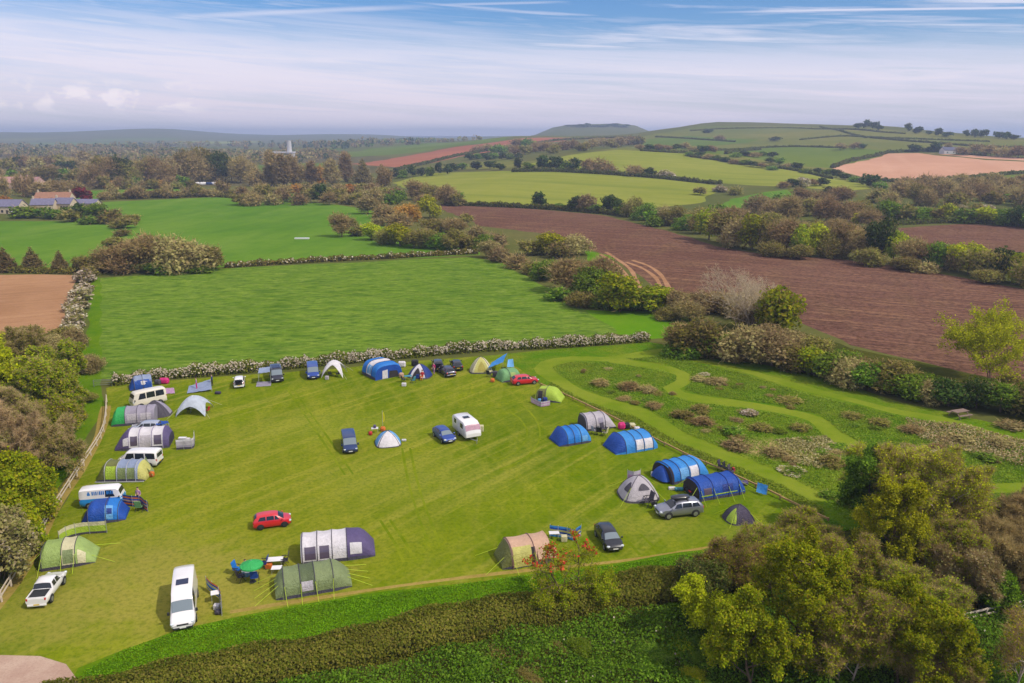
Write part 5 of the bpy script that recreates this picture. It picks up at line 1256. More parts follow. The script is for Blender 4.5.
def canopy(root, lf, X, L):
    g = MB(); D = Dome(2.0, 3.0, 1.7, 4, .03, .5); D.patch(g, R(95), R(265), .1, 1, 0, 12, 8); g.v = [(x+X(0)+.1, y, z) for x, y, z in g.v]; g.build('porch', F_['mid'], root, True)
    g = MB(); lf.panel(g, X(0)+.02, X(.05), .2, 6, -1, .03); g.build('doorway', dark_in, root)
tunnel('blue tunnel tent with open porch behind the navy tunnel tent', (662,479), (699,470), 3.8, 1.95, [(0,.3,'blue'),(.3,1,'sky')], (.2,.9), (.94,.4), [(.22,.44,.8,4.4,-1,'lblue'),(.49,.70,.8,4.4,-1,'white')], [.03,.22,.46,.72], cap=('open',None), extras=canopy)
tunnel('navy tunnel tent with lime trim next to the silver off-roader', (691,495.5), (737,487.5), 3.4, 1.95, [(0,1,'mid')], (.2,.8), (.92,.45), [(.10,.26,1.2,3.4,-1,'dark'),(.50,.72,1.4,3.8,-1,'navy'),(.03,.97,.9,1.15,-1,'lime')], [.03,.3,.62,.85], cap=('open',None), line=lime_line, pole_mat=F_['navy'])
dome('pale grey dome tent with arched windows facing the silver off-roader', (638,495), 4.3, 4.0, 2.35, 8, [(0,360,'pgrey')], windows=[(190,225,.30,.62,'dgrey',True),(255,300,.38,.62,'dgrey',True)], line=lime_line, pinch=.05)
dome('small charcoal dome tent with a lime green door', (738.5,519), 3.0, 2.7, 1.65, 12, [(0,178,'dgrey'),(178,245,'dgrey'),(245,360,'dpurple')], windows=[(186,236,.06,.72,'lime',True)], line=lime_line, pinch=.03, sq=.6)
def tanporch(root, lf, X, L):
    g = MB(); lf.panel(g, X(.22), X(.60), .2, 5.2, -1, .05); g.build('door', F_['yellow'], root)
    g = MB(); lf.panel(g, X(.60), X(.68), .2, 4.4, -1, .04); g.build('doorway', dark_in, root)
    g = MB(); g.grid([[(X(.72)+i*.36, -1.35-.28*j*.9, 1.55-.12*i*.2-.42*j*.9-(.1 if j else 0)) for j in range(3)] for i in range(6)]); g.build('porch_flap', F_['tan'], root)
tunnel('tan tent with straw-yellow door beside the striped windbreak', (498,562), (545,554), 3.3, 2.1, [(0,.18,'khaki'),(.18,.66,'tan'),(.66,1,'tan')], (1.1,.2), (.2,1.02), (), [.2,.66], extras=tanporch, line=lime_line, nguy=2, pole_mat=plain('brown_sleeve', G(120,84,84), .7))

def tarp(label, corners, hs, m, cat='tarp', name='tarp'):
    P = [gp(*c) for c in corners]; c = sum(P, Vector())/4; root = empty(name, c, 0, label, cat); Q = [p-c for p in P]
    rows = []
    for i in range(9):
        r = []
        for j in range(9):
            u, v = i/8, j/8; q = (Q[0].lerp(Q[1], u)).lerp(Q[3].lerp(Q[2], u), v)
            z = (hs[0]*(1-u)+hs[1]*u)*(1-v)+(hs[3]*(1-u)+hs[2]*u)*v
            r.append((q.x, q.y, z-.22*math.sin(u*math.pi)*math.sin(v*math.pi)+.03*math.sin(i*2+j)))
        rows.append(r)
    g = MB(); g.grid(rows); g.build('sheet', F_[m], root, True)
    for q, h in zip(Q, hs):
        if h > .3: g = MB(); g.tube([(q.x,q.y,0),(q.x,q.y,h+.05)], .03, 5); g.build('pole', pole_m, root)
    return root
tarp('blue tarpaulin propped on poles behind the sage green tent', [(488,375),(503,372),(507,366),(492,368)], [1.2,1.7,2.3,1.0], 'sky')
tarp('small blue tarp tied up right of the blue tarpaulin', [(507,373),(514,372),(513,368),(508,368)], [1.0,.9,1.6,1.5], 'lblue')
tarp('pale side awning stretched from the dark camper van', [(259,385),(271,384),(271,379),(260,380)], [1.9,2.0,2.1,2.0], 'bgrey', 'awning', 'side_awning')
tarp('blue sheet pegged behind the purple and white tunnel tent', [(157,435),(170,434),(169,430),(158,430)], [1.4,1.5,1.3,1.3], 'mid')
tarp('grey flysheet half pitched on the grass before the hedge', [(187,394),(212,391.5),(211,384),(189,387)], [.1,.35,.8,.15], 'bgrey', 'tent', 'unpitched_tent')

# windbreaks and mats
windbreak('striped windbreak beside the vintage camper', [(124,505),(133,507),(140,507),(148,512)], 1.25, ['navy','orange','navy','tan','mid','orange','navy'])
windbreak('lime see-through windbreak between the royal blue and pale green tents', [(60,544),(67,539),(76,536),(90,534),(107,533)], 1.3, ['dgrey','lime','lime','lime','cream','cream'])
windbreak('blue and yellow striped windbreak beside the large white van', [(207,589),(213,594),(219.5,600),(222,608),(222,616)], 1.15, ['mid','yellow','mid','sky','yellow','mid','orange'])
windbreak('striped windbreak in front of the red-flowered sapling', [(550,536),(558,537.5),(567,539),(573,541),(581,536)], 1.2, ['sky','white','mid','yellow','mid','sky'])
windbreak('pink and white windbreak round the lime tent doorway', [(531,402),(536,405),(541,407),(550,405.5)], .8, ['lilac','pgrey','lilac','pgrey'])
windbreak('grey kitchen windbreak enclosing boxes by purple tent', [(177,450),(184,449.5),(192,449),(194.5,446),(195,441)], 1.35, ['dgrey','grey','pgrey','pgrey','white'])
mat_sheet('lilac groundsheet right of the cream motorhome', [(163,394),(175,393.5),(174,388),(163,388.5)], 'lilac')
mat_sheet('grey mat under the pale side awning', [(256,387),(271,386),(271,381.5),(257,382)], 'grey')
blob('pink_cover', 'bright pink cover lying by the hedge', 'cover', 164.5, 383.5, (1.5,.8,.9), 'pink', ch=.3)
blob('gear_bag', 'dark gear heap between pink cover and small blue tent', 'bag', 158, 384.5, (1.0,.7,.8), 'dgrey', ch=.2)
blob('holdall', 'dark red holdall lying on the open grass', 'bag', 218, 394, (.9,.5,.4), 'dpurple', ch=.12)
blob('cool_box', 'grey cool box inside the kitchen windbreak', 'cool box', 183, 444.5, (.9,.5,.9), 'pgrey', lid=white)
blob('storage_box', 'white storage box right of the grey cool box', 'box', 188, 444, (.6,.5,.8), 'white')
blob('orange_bag', 'orange bag at the end of the green mesh awning', 'bag', 152, 476.5, (.6,.5,.6), 'orange', ch=.15)
blob('yellow_bag', 'straw-coloured bag beside the orange bag', 'bag', 147, 478, (.5,.4,.5), 'yellow', ch=.15)
tarp('green flap hanging off the mesh awning door', [(147,470),(154,474),(153,478),(146,476)], [1.7,.5,.3,1.3], 'olive', 'flap', 'door_flap')

# seats, tables, kit
g_ = 'camp chairs round the green parasol'
def parasol(label, px, py, h=1.7, r=1.0):
    p = gp(px, py); root = empty('parasol', p, .3, label, 'parasol')
    mb = MB(); n = 16; rows = [[(rr*math.cos(2*math.pi*k/n)*(1-.03*(k % 2)), rr*math.sin(2*math.pi*k/n)*(1-.03*(k % 2)), h+.42*(1-rr/r)**.9) for k in range(n+1)] for rr in (r, r*.66, r*.33, .02)]
    rows = [[(a, b, c-.12) for a, b, c in rows[0]]]+rows
    mb.grid(rows); mb.build('canopy', F_['green'], root)
    mb = MB(); mb.tube([(0,0,0),(0,0,h+.45)], .03, 6); mb.build('pole', pole_m, root)
    for k in range(8):
        t = 2*math.pi*k/8; mb = MB(); mb.tube([(0,0,h+.38),(r*.97*math.cos(t), r*.97*math.sin(t), h-.01)], .012, 4); mb.build('rib', pole_m, root)
    mb = MB(); mb.lathe([(.28,0),(.28,.06),(.06,.1),(.04,.3)], (0,0,0)); mb.build('base', trim_m, root)
parasol('round green parasol shading camp chairs near the olive tent', 253, 582)
table('small table under the green parasol', 251, 578, 10, white, .9, .6)
for (x, y, r_, m, lb) in ((238,574,-10,'blue','blue camp chair left of the green parasol'),(241,581,40,'dpurple','plum camp chair at lower left of the green parasol'),(255,582,100,'mid','royal blue camp chair below the green parasol'),(264,568,180,'navy','navy camp chair between the parasol and the white table'),(285,565,190,'dgrey','charcoal camp chair right of the white picnic table')):
    chair(lb, x, y, r_, m, None, 1.25)
blob('cool_bag', 'blue and white cool bag by the parasol chairs', 'cool bag', 246, 576, (.6,.45,.5), 'lblue', lid=white)
blob('towel_bag', 'yellow bag on the grass left of the parasol', 'bag', 242, 572.5, (.45,.4,.4), 'yellow', ch=.12)
table('white picnic table between parasol and white tunnel tent', 275, 566, 8, white, 1.5, .8)
table('low white side table in front of the white picnic table', 277, 573, 5, white, .9, .7, .55)
blob('orange_crate', 'orange crate beside the white picnic table', 'crate', 269, 568, (.6,.5,.5), 'orange')
table('white kitchen table inside the blue and yellow windbreak', 216, 602, 20, white, .7, .7, .9)
blob('stool_box', 'white box under the blue and yellow windbreak', 'box', 217, 609, (.5,.45,.45), 'white')
blob('kettle_bag', 'dark bag beside the white box by the windbreak', 'bag', 218, 614, (.5,.45,.4), 'dgrey', ch=.12)
chair('sage camp chair in front of the striped camper windbreak', 140, 511, 90, 'sage', None, 1.3)
blob('wheeled_bag', 'plum bag beside people at the camper windbreak', 'bag', 144, 508, (.9,.6,.8), 'dpurple', ch=.2)
table('white camp table in front of the striped windbreak by the sapling', 554, 539.5, 5, white, 1.0, .6, .75)
blob('cream_box', 'cream box right of the white camp table', 'box', 564, 541, (.6,.5,.6), 'cream')
table('pale table inside the pale blue shelter', 196, 412, 8, white, 1.5, .7)
chair('dark camp chair in the pale blue shelter, left of its table', 189, 412, 20, 'dgrey')
chair('dark red camp chair in the pale blue shelter, right of its table', 207.5, 413, 170, 'red')
chair('dark camp chair inside the white arched shelter', 330, 376, 20, 'black', None, 1.1)
chair('charcoal camp chair at the right inside the white arched shelter', 338, 376.5, 150, 'dgrey', None, 1.1)
blob('white_crate', 'white crate at the foot of the white arched shelter', 'crate', 327, 379.5, (.6,.4,.6), 'pgrey')
blob('bin_bag', 'black and white sacks beside the hedge behind the big blue tent', 'bag', 402, 367, (1.3,.7,1.0), 'white', ch=.25)
blob('bin_bag', 'dark bags by the hedge behind the navy dome', 'bag', 415, 366, (1.2,.7,1.1), 'black', ch=.25)
table('camp table with teal cloth left of the navy dome tent', 408, 380, 20, F_['teal'], 1.2, .8, .7)
chair('dark camp chair left of the teal-topped table', 403.5, 382, 30, 'dgrey', None, 1.15)
chair('teal camp chair right of the teal-topped table', 413, 383, 150, 'teal', None, 1.15)
chair('navy camp chair close to the navy dome tent', 417, 380.5, 120, 'navy', None, 1.15)
blob('laundry_basket', 'white basket on the grass below the teal-topped table', 'basket', 404, 386, (.7,.5,.5), 'white')
blob('pink_bag', 'salmon bags beside the big blue and white tent', 'bag', 401.5, 377.5, (.8,.6,.8), 'tan', ch=.2)
blob('orange_ball', 'orange bucket on the grass below the blue tarpaulin', 'bucket', 492.5, 382, (.7,.6,.6), 'orange', ch=.25)
chair('dark camp chair under the blue tarpaulin', 489, 377, 60, 'black', None, 1.2)
blob('gear_crate', 'black crate stack under the blue tarpaulin', 'crate', 495, 376.5, (.8,.6,.9), 'dgrey')
blob('blue_seat_pad', 'blue pad inside the lime tent windbreak', 'pad', 545, 402.5, (.7,.5,.8), 'navy', ch=.15)
blob('picnic_hamper', 'pale blue hamper inside the lime tent windbreak', 'hamper', 539.5, 402, (.5,.4,.5), 'lblue')
table('white table left of the low white tent', 375, 433, 10, white, .9, .7, .7)
blob('red_bucket', 'red bucket left of the low white tent', 'bucket', 370.5, 435, (.5,.5,.5), 'red', ch=.15)
blob('purple_lantern', 'purple lantern bag on the white table', 'lantern', 375, 433, (.35,.35,.4), 'purple', z=.72)
blob('orange_pot', 'orange tub behind the low white tent', 'tub', 383, 431, (.7,.6,.6), 'orange', ch=.2)
p = gp(383, 429); root = empty('feather_flag', p, 0, 'tall thin yellow flag behind the low white tent', 'flag')
g = MB(); g.tube([(0,0,0),(0,0,2.6)], .025, 5); g.build('pole', pole_m, root)
g = MB(); g.grid([[(.03+.28*j*math.sin(.4+i*.33), .02*math.sin(i), 1.0+.2*i) for j in range(2)] for i in range(8)]); g.build('cloth', fabric('fabric_flag', G(226,216,30)), root)
g_ = 'camp chairs between the blue tents'
for (x, y, r_, m, lb) in ((594.5,434,30,'pgrey','pale camp chair nearest the bright blue tent, below the grey tent'),(599,435,80,'black','black camp chair in front of the pale grey tent'),(605,436,150,'cream','cream camp chair left of the two-window blue tent'),(603,432,-60,'dgrey','charcoal camp chair behind the cream camp chair')):
    chair(lb, x, y, r_, m, None, 1.2)
blob('pink_cover', 'bright pink cover against the log rail', 'cover', 621.5, 429, (1.0,.8,.9), 'pink', ch=.3)
blob('gear_crate', 'black gear heap between pink cover and log rail', 'box', 626.5, 428.5, (.8,.7,.8), 'black', ch=.2)
blob('gear_bag', 'cream bag leaning on the log rail by the two-window tent', 'bag', 632, 428, (.9,.6,.7), 'cream', ch=.2)
blob('pale_bag', 'white bag beside the cream bag on the log rail', 'bag', 637, 431, (.8,.5,.6), 'white', ch=.2)
blob('cool_box', 'red and white cool box in the open blue porch', 'cool box', 657, 475.5, (.6,.45,.5), 'red', lid=white)
blob('storage_box', 'white box beside the cool box in the blue porch', 'box', 654, 476, (.7,.5,.5), 'white')
chair('dark camp chair in the doorway of the porch tent', 668, 480, 200, 'dgrey', None, 1.1)
chair('orange camp chair in the doorway of the navy tunnel tent', 691, 495, 190, 'red', None, 1.1)
chair('black camp chair beside the navy tunnel doorway', 688, 493, 210, 'black', None, 1.1)
blob('shoe_box', 'white box on the grass left of the navy tunnel tent', 'box', 672, 489.5, (.8,.4,.3), 'white')
blob('towel_roll', 'grey roll left of the navy tunnel doorway', 'roll', 679, 490.5, (1.0,.4,.35), 'teal', ch=.15)
chair('dark reclining chair by the front of the silver off-roader', 648, 506, 200, 'dgrey', None, 1.6)
chair('black camp chair next to the reclining chair by the off-roader', 654, 508, 160, 'black', None, 1.2)
windbreak('pale plain windbreak standing right behind the grey dome tent', [(627,486),(633,487.5),(640,485.5)], 1.9, ['pgrey','pgrey','lilac','pgrey'])
for (x, y, m, lb) in ((721,470,'dpurple','plum camp chair leaning on the log rail'),(726,472,'black','black camp chair between plum and dark chairs on the rail'),(731,475,'dgrey','dark camp chair at the rail nearest the navy tunnel tent')): chair(lb, x, y, -40, m, None, 1.2)
blob('red_bag', 'red bag hung on the log rail behind the navy tunnel tent', 'bag', 733, 473, (.4,.4,.7), 'red', ch=.15)
blob('purple_bag', 'purple bag by the log rail right of the navy tunnel tent', 'bag', 744, 485, (.9,.5,.5), 'purple', ch=.15)
tarp('pale blue towel hung over the log rail', [(756,494),(766,497),(767,495),(757,492)], [.25,.25,1.15,1.15], 'sky', 'towel', 'towel')
blob('blue_drum', 'blue drum under the shrubs at the meadow corner', 'drum', 731, 356, (.9,.9,1.3), 'mid', ch=.3)
blob('water_can', 'white can on the grass right of the low white tent', 'can', 404, 441, (.6,.3,.25), 'white')

# people
person('person in pink top standing on the half-pitched flysheet', 197, 389, 200, 'lilac', 'pink', s=1.05)
person('person in dark clothes standing behind the half-pitched flysheet', 212.5, 386, 190, 'navy', 'black', s=1.1)
person('person in red sitting in the doorway of the navy dome tent', 422.5, 379.5, 260, 'red', 'orange', 'sit', 1.2)
person('person in pink standing beside the open black car', 434, 374, 240, 'pink', 'lilac', s=1.1)
person('person in pale pink standing by the vintage camper windbreak', 139.5, 504, 260, 'lilac', 'dpurple', s=1.1)
person('person in dark blue standing left of the table under the parasol', 246, 573, 300, 'blue', 'navy', 'sit', 1.0)

# ------------------------------------------------------------------ fences, bench, distant marks
wood_p = plain('pale_timber', G(206,190,170), .8, vary=.15, vscale=6); wood_b = plain('log_timber', G(172,140,88), .9, vary=.25, vscale=4); wood_d = plain('dark_timber', G(132,110,100), .9, vary=.2)
def rail_fence(label, pts, post_h, rails, spacing, mat, rail=(.09,.13), post=.13, name='rail_fence', cat='fence', jitter=.0):
    P = smooth_line([gp(*p).xy for p in pts], spacing); c = P[len(P)//2]
    root = empty(name, (c.x, c.y, 0), 0, label, cat); k = 0
    for p in P:
        if k < 95:
            mb = MB(); mb.box((p.x-c.x, p.y-c.y, post_h/2), (post, post, post_h), 0, random.uniform(0, .3), .02); mb.build('post', mat, root)
        k += 1
    for rz in rails:
        for a, b in zip(P, P[1:]):
            d = b-a; m = (a+b)/2; mb = MB(); mb.box((m.x-c.x, m.y-c.y, rz+random.uniform(-jitter, jitter)), (d.length*.985, rail[0], rail[1]), 0, math.atan2(d.y, d.x), .02); mb.build('rail', mat, root)
rail_fence('pale post-and-rail fence along the left edge of the campsite', [(107,402),(106.5,416),(104,432),(97,446),(84,466),(70,488),(52,517),(38,542),(20,572),(2,602),(-25,645)], 1.15, (.55,1.0), 2.4, wood_p, (.07,.16))
rail_fence('low log rail between the campsite and wild meadow', [(541,386),(562,395),(600,413),(646,436),(683,455),(731,476),(780,499),(828,522)], .5, (.36,), 2.6, wood_b, (.16,.18), .16, 'log_rail', 'rail', .05)
rail_fence('pale two-rail fence among the trees at lower right', [(944,632),(985,622),(1030,612),(1080,601)], 1.3, (.75,1.2), 2.6, wood_p, (.09,.15))
rail_fence('grey field gate at the end of the blossoming hedge', [(94,387),(112,386)], 1.15, (.3,.6,.9,1.1), 1.7, plain('galvanised', G(120,128,120), .6), (.05,.07), .1, 'field_gate', 'gate')
def picnic_bench(label, px, py, rot):
    p = gp(px, py); root = empty('picnic_bench', p, R(rot), label, 'picnic bench')
    mb = MB(); [mb.box((0, y, .75), (1.9,.2,.05), 0, 0, .01) for y in (-.33,-.11,.11,.33)]; mb.build('tabletop', wood_d, root)
    for s in (1, -1):
        mb = MB(); [mb.box((0, s*(.72+k*.16), .45), (1.9,.14,.05), 0, 0, .01) for k in (0, 1)]; mb.build('seat', wood_d, root)
        mb = MB(); mb.tube([(s*.7,-.8,0),(s*.7,-.25,.74)], .05, 5); mb.tube([(s*.7,.8,0),(s*.7,.25,.74)], .05, 5); mb.build('leg', wood_d, root)
    root.scale = (1.25,)*3
picnic_bench('weathered wooden picnic bench beside the upper mown path', 959, 417, 20)
o = blob('water_trough', 'long white trough lying in the middle pasture', 'trough', 302, 239, (5.6,1.1,.5), white, rot=0)

# houses far off
def wallm(n, *c): return plain('wall_'+n, G(*c), .9, vary=.08, vscale=.6)
def roofm(n, *c): return plain('roof_'+n, G(*c), .85, vary=.2, vscale=1.2)
winm = glass('house_window', C(40,44,52))
def house(label, px, py, w, d, h, rh, rot, wm, rm, chim=1, cat='house', name='house', nwin=3):
    p = gp(px, py); root = empty(name, p+Vector((0,0,-.3)), R(rot), label, cat)
    mb = MB(); x, y = w/2, d/2
    mb.add([(-x,-y,0),(x,-y,0),(x,y,0),(-x,y,0),(-x,-y,h),(x,-y,h),(x,y,h),(-x,y,h),(-x,0,h+rh),(x,0,h+rh)], [(0,1,5,4),(2,3,7,6),(1,2,6,9,5),(3,0,4,8,7)]); mb.build('wall', wm, root)
    e = .35; s = rh/y; mb = MB()
    for sg in (1, -1):
        a = [(-x-e, sg*(y+e), h-e*s+.05), (x+e, sg*(y+e), h-e*s+.05), (x+e, 0, h+rh+.05), (-x-e, 0, h+rh+.05)]
        mb.add(a+[(q[0], q[1], q[2]+.18) for q in a], [(3,2,1,0),(4,5,6,7),(0,1,5,4),(1,2,6,5),(2,3,7,6),(3,0,4,7)])
    rf = mb.build('roof', rm, root)
    for k in range(chim):
        mb = MB(); cxx = x*(.92-1.84*k) if chim > 1 else -x*.9; mb.box((cxx, 0, h+rh+.4), (.9,.7,1.9), 0, 0, .04); mb.tube([(cxx, 0, h+rh+1.3), (cxx, 0, h+rh+1.7)], .15, 6); mb.build('chimney', wm, rf)
    for k in range(nwin):
        for st_ in range(2 if h > 4.2 else 1):
            mb = MB(); mb.box((-x+w*(k+.5)/nwin, -y-.02, 1.5+st_*2.6), (1.1,.08,1.25)); mb.build('window', winm, root)
    mb = MB(); mb.box((x*.3, -y-.03, 1.05), (1.0,.08,2.1)); mb.build('door', plain('house_door', G(70,60,56)), root)
    return root
cw, pw, sw, gw = wallm('cream', 206,188,160), wallm('pink', 196,160,150), wallm('stone', 176,160,136), wallm('white', 200,198,200)
orf, grf, prf, drf = roofm('orange', 156,112,88), roofm('slate', 116,112,138), roofm('rose', 176,132,128), roofm('dark', 86,88,112)
house('long village house with an orange tiled roof behind slate roofs', 56, 205, 19, 8, 4.4, 3, 4, cw, orf, 2)
house('grey slate-roofed cottage in front of the orange-roofed house', 45, 210, 11, 7, 3.4, 2.8, 10, cw, grf, 1)
house('slate-roofed cottage beside copper tree, right of the grey cottage', 66, 209, 10, 7, 3.4, 2.8, -6, cw, grf, 1)
house('low slate-roofed wing reaching right past the copper tree', 86, 208, 14, 6, 3, 2, 0, cw, grf, 1)
house('cream cottage at the left edge with slate roof and dark window', 8, 213, 17, 8, 4, 3, -4, cw, grf, 1)
house('rose-roofed house among trees at the far left', 11, 189, 17, 9, 5, 4, 14, pw, prf, 2)
house('rose-roofed house among trees right of the far left house', 35, 189, 13, 9, 5, 4, -20, pw, prf, 1)
house('small orange-roofed house under the tall belt', 174, 184, 14, 8, 3.4, 3, 12, sw, orf, 1)
house('white hillside farmhouse with a blue-grey roof above the pink field', 951, 153.5, 22, 9, 4, 3, 6, gw, drf, 1)
house('dark garden shed in the village field', 21, 218, 5.5, 4, 2, 1.6, 20, wallm('dark', 70,74,96), drf, 0, 'shed', 'garden_shed', 1)
# white works with its chimney, far down the valley
p = gp(283, 161); root = empty('factory', p, 0, 'distant white works with a tall white chimney in the valley', 'factory')
q = ppm(p)
mb = MB(); mb.box((0,0,6), (34,14,13)); mb.build('hall', gw, root)
mb = MB(); mb.lathe([(4,0),(3.2,30),(3.0,(161-142)/q),(3.4,(161-141.5)/q)], (11,0,0), 12); mb.build('chimney', gw, root)
mb = MB(); mb.box((0,0,13), (36,16,1.5)); mb.build('roof', roofm('pale', 220,216,224), root)
for (x, y, lb, w_) in ((204,185,'tiny white van left in the far campsite under the belt',5),(210,185,'tiny blue-roofed van in the far campsite, between white ones',5),(216.5,185,'tiny white caravan, the biggest in the far campsite',6.5),(198,185,'tiny white car at the left end of the far campsite',4),(17,216,'white car parked by the dark garden shed',4.4)):
    pz = gp(x, y); S = SPECS['van']; lf = Loft([(a*w_/5, prof(zb, zl, zr, ww, wr)) for a, zb, zl, zr, ww, wr in S['st']]); b = MB(); lf.body(b)
    o = b.build('distant_vehicle', white if 'blue' not in lb else dkblue, None, True); o.location = pz; o.rotation_euler.z = random.uniform(-.5,.5); o.scale = (1.1,1.1,1.2); tag(o, lb, 'van' if 'car ' not in lb else 'car')
# ------------------------------------------------------------------ trees close to the camera
def near(label, px, py, top, kind, seed, spread=.42, leaf=.2, per=60, tf=.22, nl=9, stems=1, bare=False, extra=None, group=None, noun='tree', wide=1.0, lev=3, tw=None):
    """tree with its foot at (px, py) whose top reaches pixel row TOP"""
    p = gp(px, py); u, a, b = ray(px, top); h = (H+p.y*b/a)-p.z
    tr, cr = proto_near(kind, seed, h, h*spread, leaf, per, tf, nl, stems, bare, extra, lev, tw)
    o = empty(noun, p, seed*1.3, label, noun, group); link('trunk', tr, o); link('crown', cr, o); o.scale = (wide, wide, 1)
    return o
# lower right wood
near('broad yellow-green tree at the bottom, left of the bare brown trees', 792, 668, 548, 'v', 1, .52, .125, 120, .14, 11)
near('slender yellow-leaved tree at the left edge of the lower right wood', 722, 652, 574, 'y', 2, .40, .125, 100, .12, 9, 2)
near('green tree low between slender yellow tree and broad tree', 752, 690, 610, 'v', 3, .55, .125, 110, .1, 9)
near('tall yellow-green tree in the middle of the lower right wood', 884, 584, 486, 'y', 4, .40, .13, 100, .2, 10)
near('thinly leaved yellowish tree behind the tall yellow-green tree', 926, 556, 462, 'y', 5, .50, .13, 60, .15, 11, 2, .9)
near('dark ivy-covered tree behind the tall yellow-green tree', 868, 536, 452, 'g', 6, .36, .18, 130, .1, 10)
near('budding olive-brown tree at the top of the lower right wood', 900, 530, 450, 'y', 7, .55, .13, 55, .15, 10, 2, .8)
near('thin twiggy sapling clump between broad tree and tall tree', 838, 612, 532, 'v', 8, .38, .12, 60, .15, 9, 3, .9)
near('yellow-green tree at the bottom edge, right of centre wood', 900, 690, 592, 'v', 9, .46, .115, 100, .12, 10, 2)
near('olive tree at the bottom edge between the two yellow-green trees', 846, 690, 602, 'v', 10, .5, .12, 60, .12, 10, 2, .95)
near('fawn bare tree at the bottom edge beside the two-rail fence', 936, 700, 646, 'o', 12, .5, .12, 60, .12, 9, 3, .5)
near('spindly bare tree in the bottom right corner', 1012, 694, 612, 'y', 13, .45, .12, 10, .12, 8, 2, .5)
near('olive shrub left of the two-rail fence', 912, 640, 578, 'v', 14, .55, .12, 80, .1, 9, 3, .9, noun='shrub')
near('white-flecked hawthorn above the two-rail fence', 955, 600, 548, 'w', 15, .6, .15, 80, .1, 9, 3, .7, (blossom_m, lambda P: np.random.default_rng(3).random(len(P)) < .05, .16), noun='shrub')
near('bare brown bush behind the two-rail fence', 1000, 588, 532, 'b', 16, .62, .13, 90, .1, 9, 3, .3, noun='shrub')
near('brown bush at right edge above the two-rail fence', 1032, 566, 505, 'b', 17, .62, .14, 90, .1, 9, 3, .3, noun='shrub')
near('green bush low behind the two-rail fence', 985, 606, 574, 'n', 18, .7, .18, 60, .1, 8, 3, noun='shrub')
near('thin olive thicket bush below the right-hand mown path', 968, 556, 512, 'o', 19, .7, .14, 80, .1, 9, 3, .8, noun='shrub')
near('olive thicket bush under the budding olive-brown tree', 934, 588, 528, 'v', 20, .6, .13, 90, .1, 9, 3, .9, noun='shrub')
near('dark olive bush at the left foot of the wood', 700, 612, 574, 'hb', 21, .7, .15, 70, .1, 8, 3, noun='shrub')
near('olive scrub bush between log rail end and broad tree', 806, 566, 524, 'v', 22, .7, .13, 90, .1, 9, 3, .9, noun='shrub')
near('olive scrub bush in front of the small charcoal tent', 768, 572, 536, 'v', 23, .8, .12, 80, .1, 9, 3, .8, noun='shrub')
near('olive-leaved scrub bush left of the broad yellow-green tree', 734, 588, 552, 'v', 24, .8, .12, 80, .1, 9, 3, .9, noun='shrub')
near('red-flowered sapling in front of the tan tent and black hatchback', 574, 612, 536, 'v', 25, .40, .10, 9, .25, 8, 2, False, (red_leaf_m, lambda P: (P[:, 2] > P[:, 2].max()*.74)&(np.random.default_rng(5).random(len(P)) < .22), .2))
near('thin yellow-green sapling right of the red-flowered sapling', 600, 608, 572, 'v', 26, .5, .10, 9, .2, 8, 3, noun='tree')
near('thin green sapling left of the red-flowered sapling', 556, 616, 584, 'v', 27, .5, .10, 9, .2, 8, 3, noun='tree')
pale_twig = leafmat('pale_twigs', [C(186,170,142,k=1.2), C(170,152,126,k=1.2)], .2, .1)
# tree by the ploughed field at the right
near('wide open-crowned yellow tree at the right edge by the plough', 990, 384, 332, 'y', 30, 1.0, .22, 30, .28, 10, 2)
near('pale bare tree in the scrub by the ploughed field', 738, 326, 272, 'e', 31, .62, .12, 7, .2, 10, 3, .06, tw=pale_twig)
near('second pale bare tree behind the drum at the meadow corner', 752, 334, 286, 'e', 32, .55, .12, 7, .2, 9, 3, .08, tw=pale_twig)
# wood left of the campsite
pale_tan = leafmat('tan_twigs', [C(172,148,112,k=1.35), C(152,130,96,k=1.35)], .2, .1)
for i, (px, py, top, kind, sp, per, bare, st, lb) in enumerate([
 (40,398,322,'o',.5,75,.7,2,'olive budding tree below the small ploughed field'),(6,402,328,'y',.55,60,False,2,'yellow-green tree at the left edge below the ploughed field'),
 (78,392,340,'v',.6,70,.95,3,'thin olive-leaved tree by the grass margin'),(24,424,350,'y',.55,60,False,2,'yellow-green tree in the upper left wood'),
 (66,424,356,'v',.6,80,.95,3,'olive budding tree nearest the field gate'),(-10,440,372,'y',.5,60,False,2,'yellow-green tree cut by the left edge'),
 (42,456,384,'o',.55,80,.35,3,'twiggy olive tree in the middle of the left wood'),(80,440,398,'v',.7,80,.9,3,'olive shrub beside the top of the pale fence'),
 (22,494,392,'b',.55,95,.15,2,'large bare pale-branched tree in the left wood'),(64,484,416,'o',.6,80,.6,3,'brown twiggy tree close to the pale fence'),
 (-8,510,430,'w',.6,80,.8,3,'fawn hawthorn tree at the left edge of the wood'),(40,522,456,'v',.65,70,False,3,'olive tree low in the left wood by the fence'),
 (30,540,492,'v',.65,60,False,3,'green bush at the lower end of the left wood'),(17,578,512,'w',.6,60,False,3,'white hawthorn bush at the left frame edge'),
 (34,556,512,'v',.8,70,False,3,'olive-green bush close to the fence above the pickup')]):
    ex = (blossom_m, (lambda s: lambda P: np.random.default_rng(s).random(len(P)) < (.8 if s == 113 else .05))(100+i), .22) if kind == 'w' else None
    near(lb, px-24+(8 if px < 20 else 0), py, top+6, kind, 40+i, sp*.82, .17 if kind in 'bo' else .24, per, .12, 10, st, bare, ex, noun='shrub' if 'bush' in lb or 'shrub' in lb else 'tree', tw=pale_tan if bare else None)
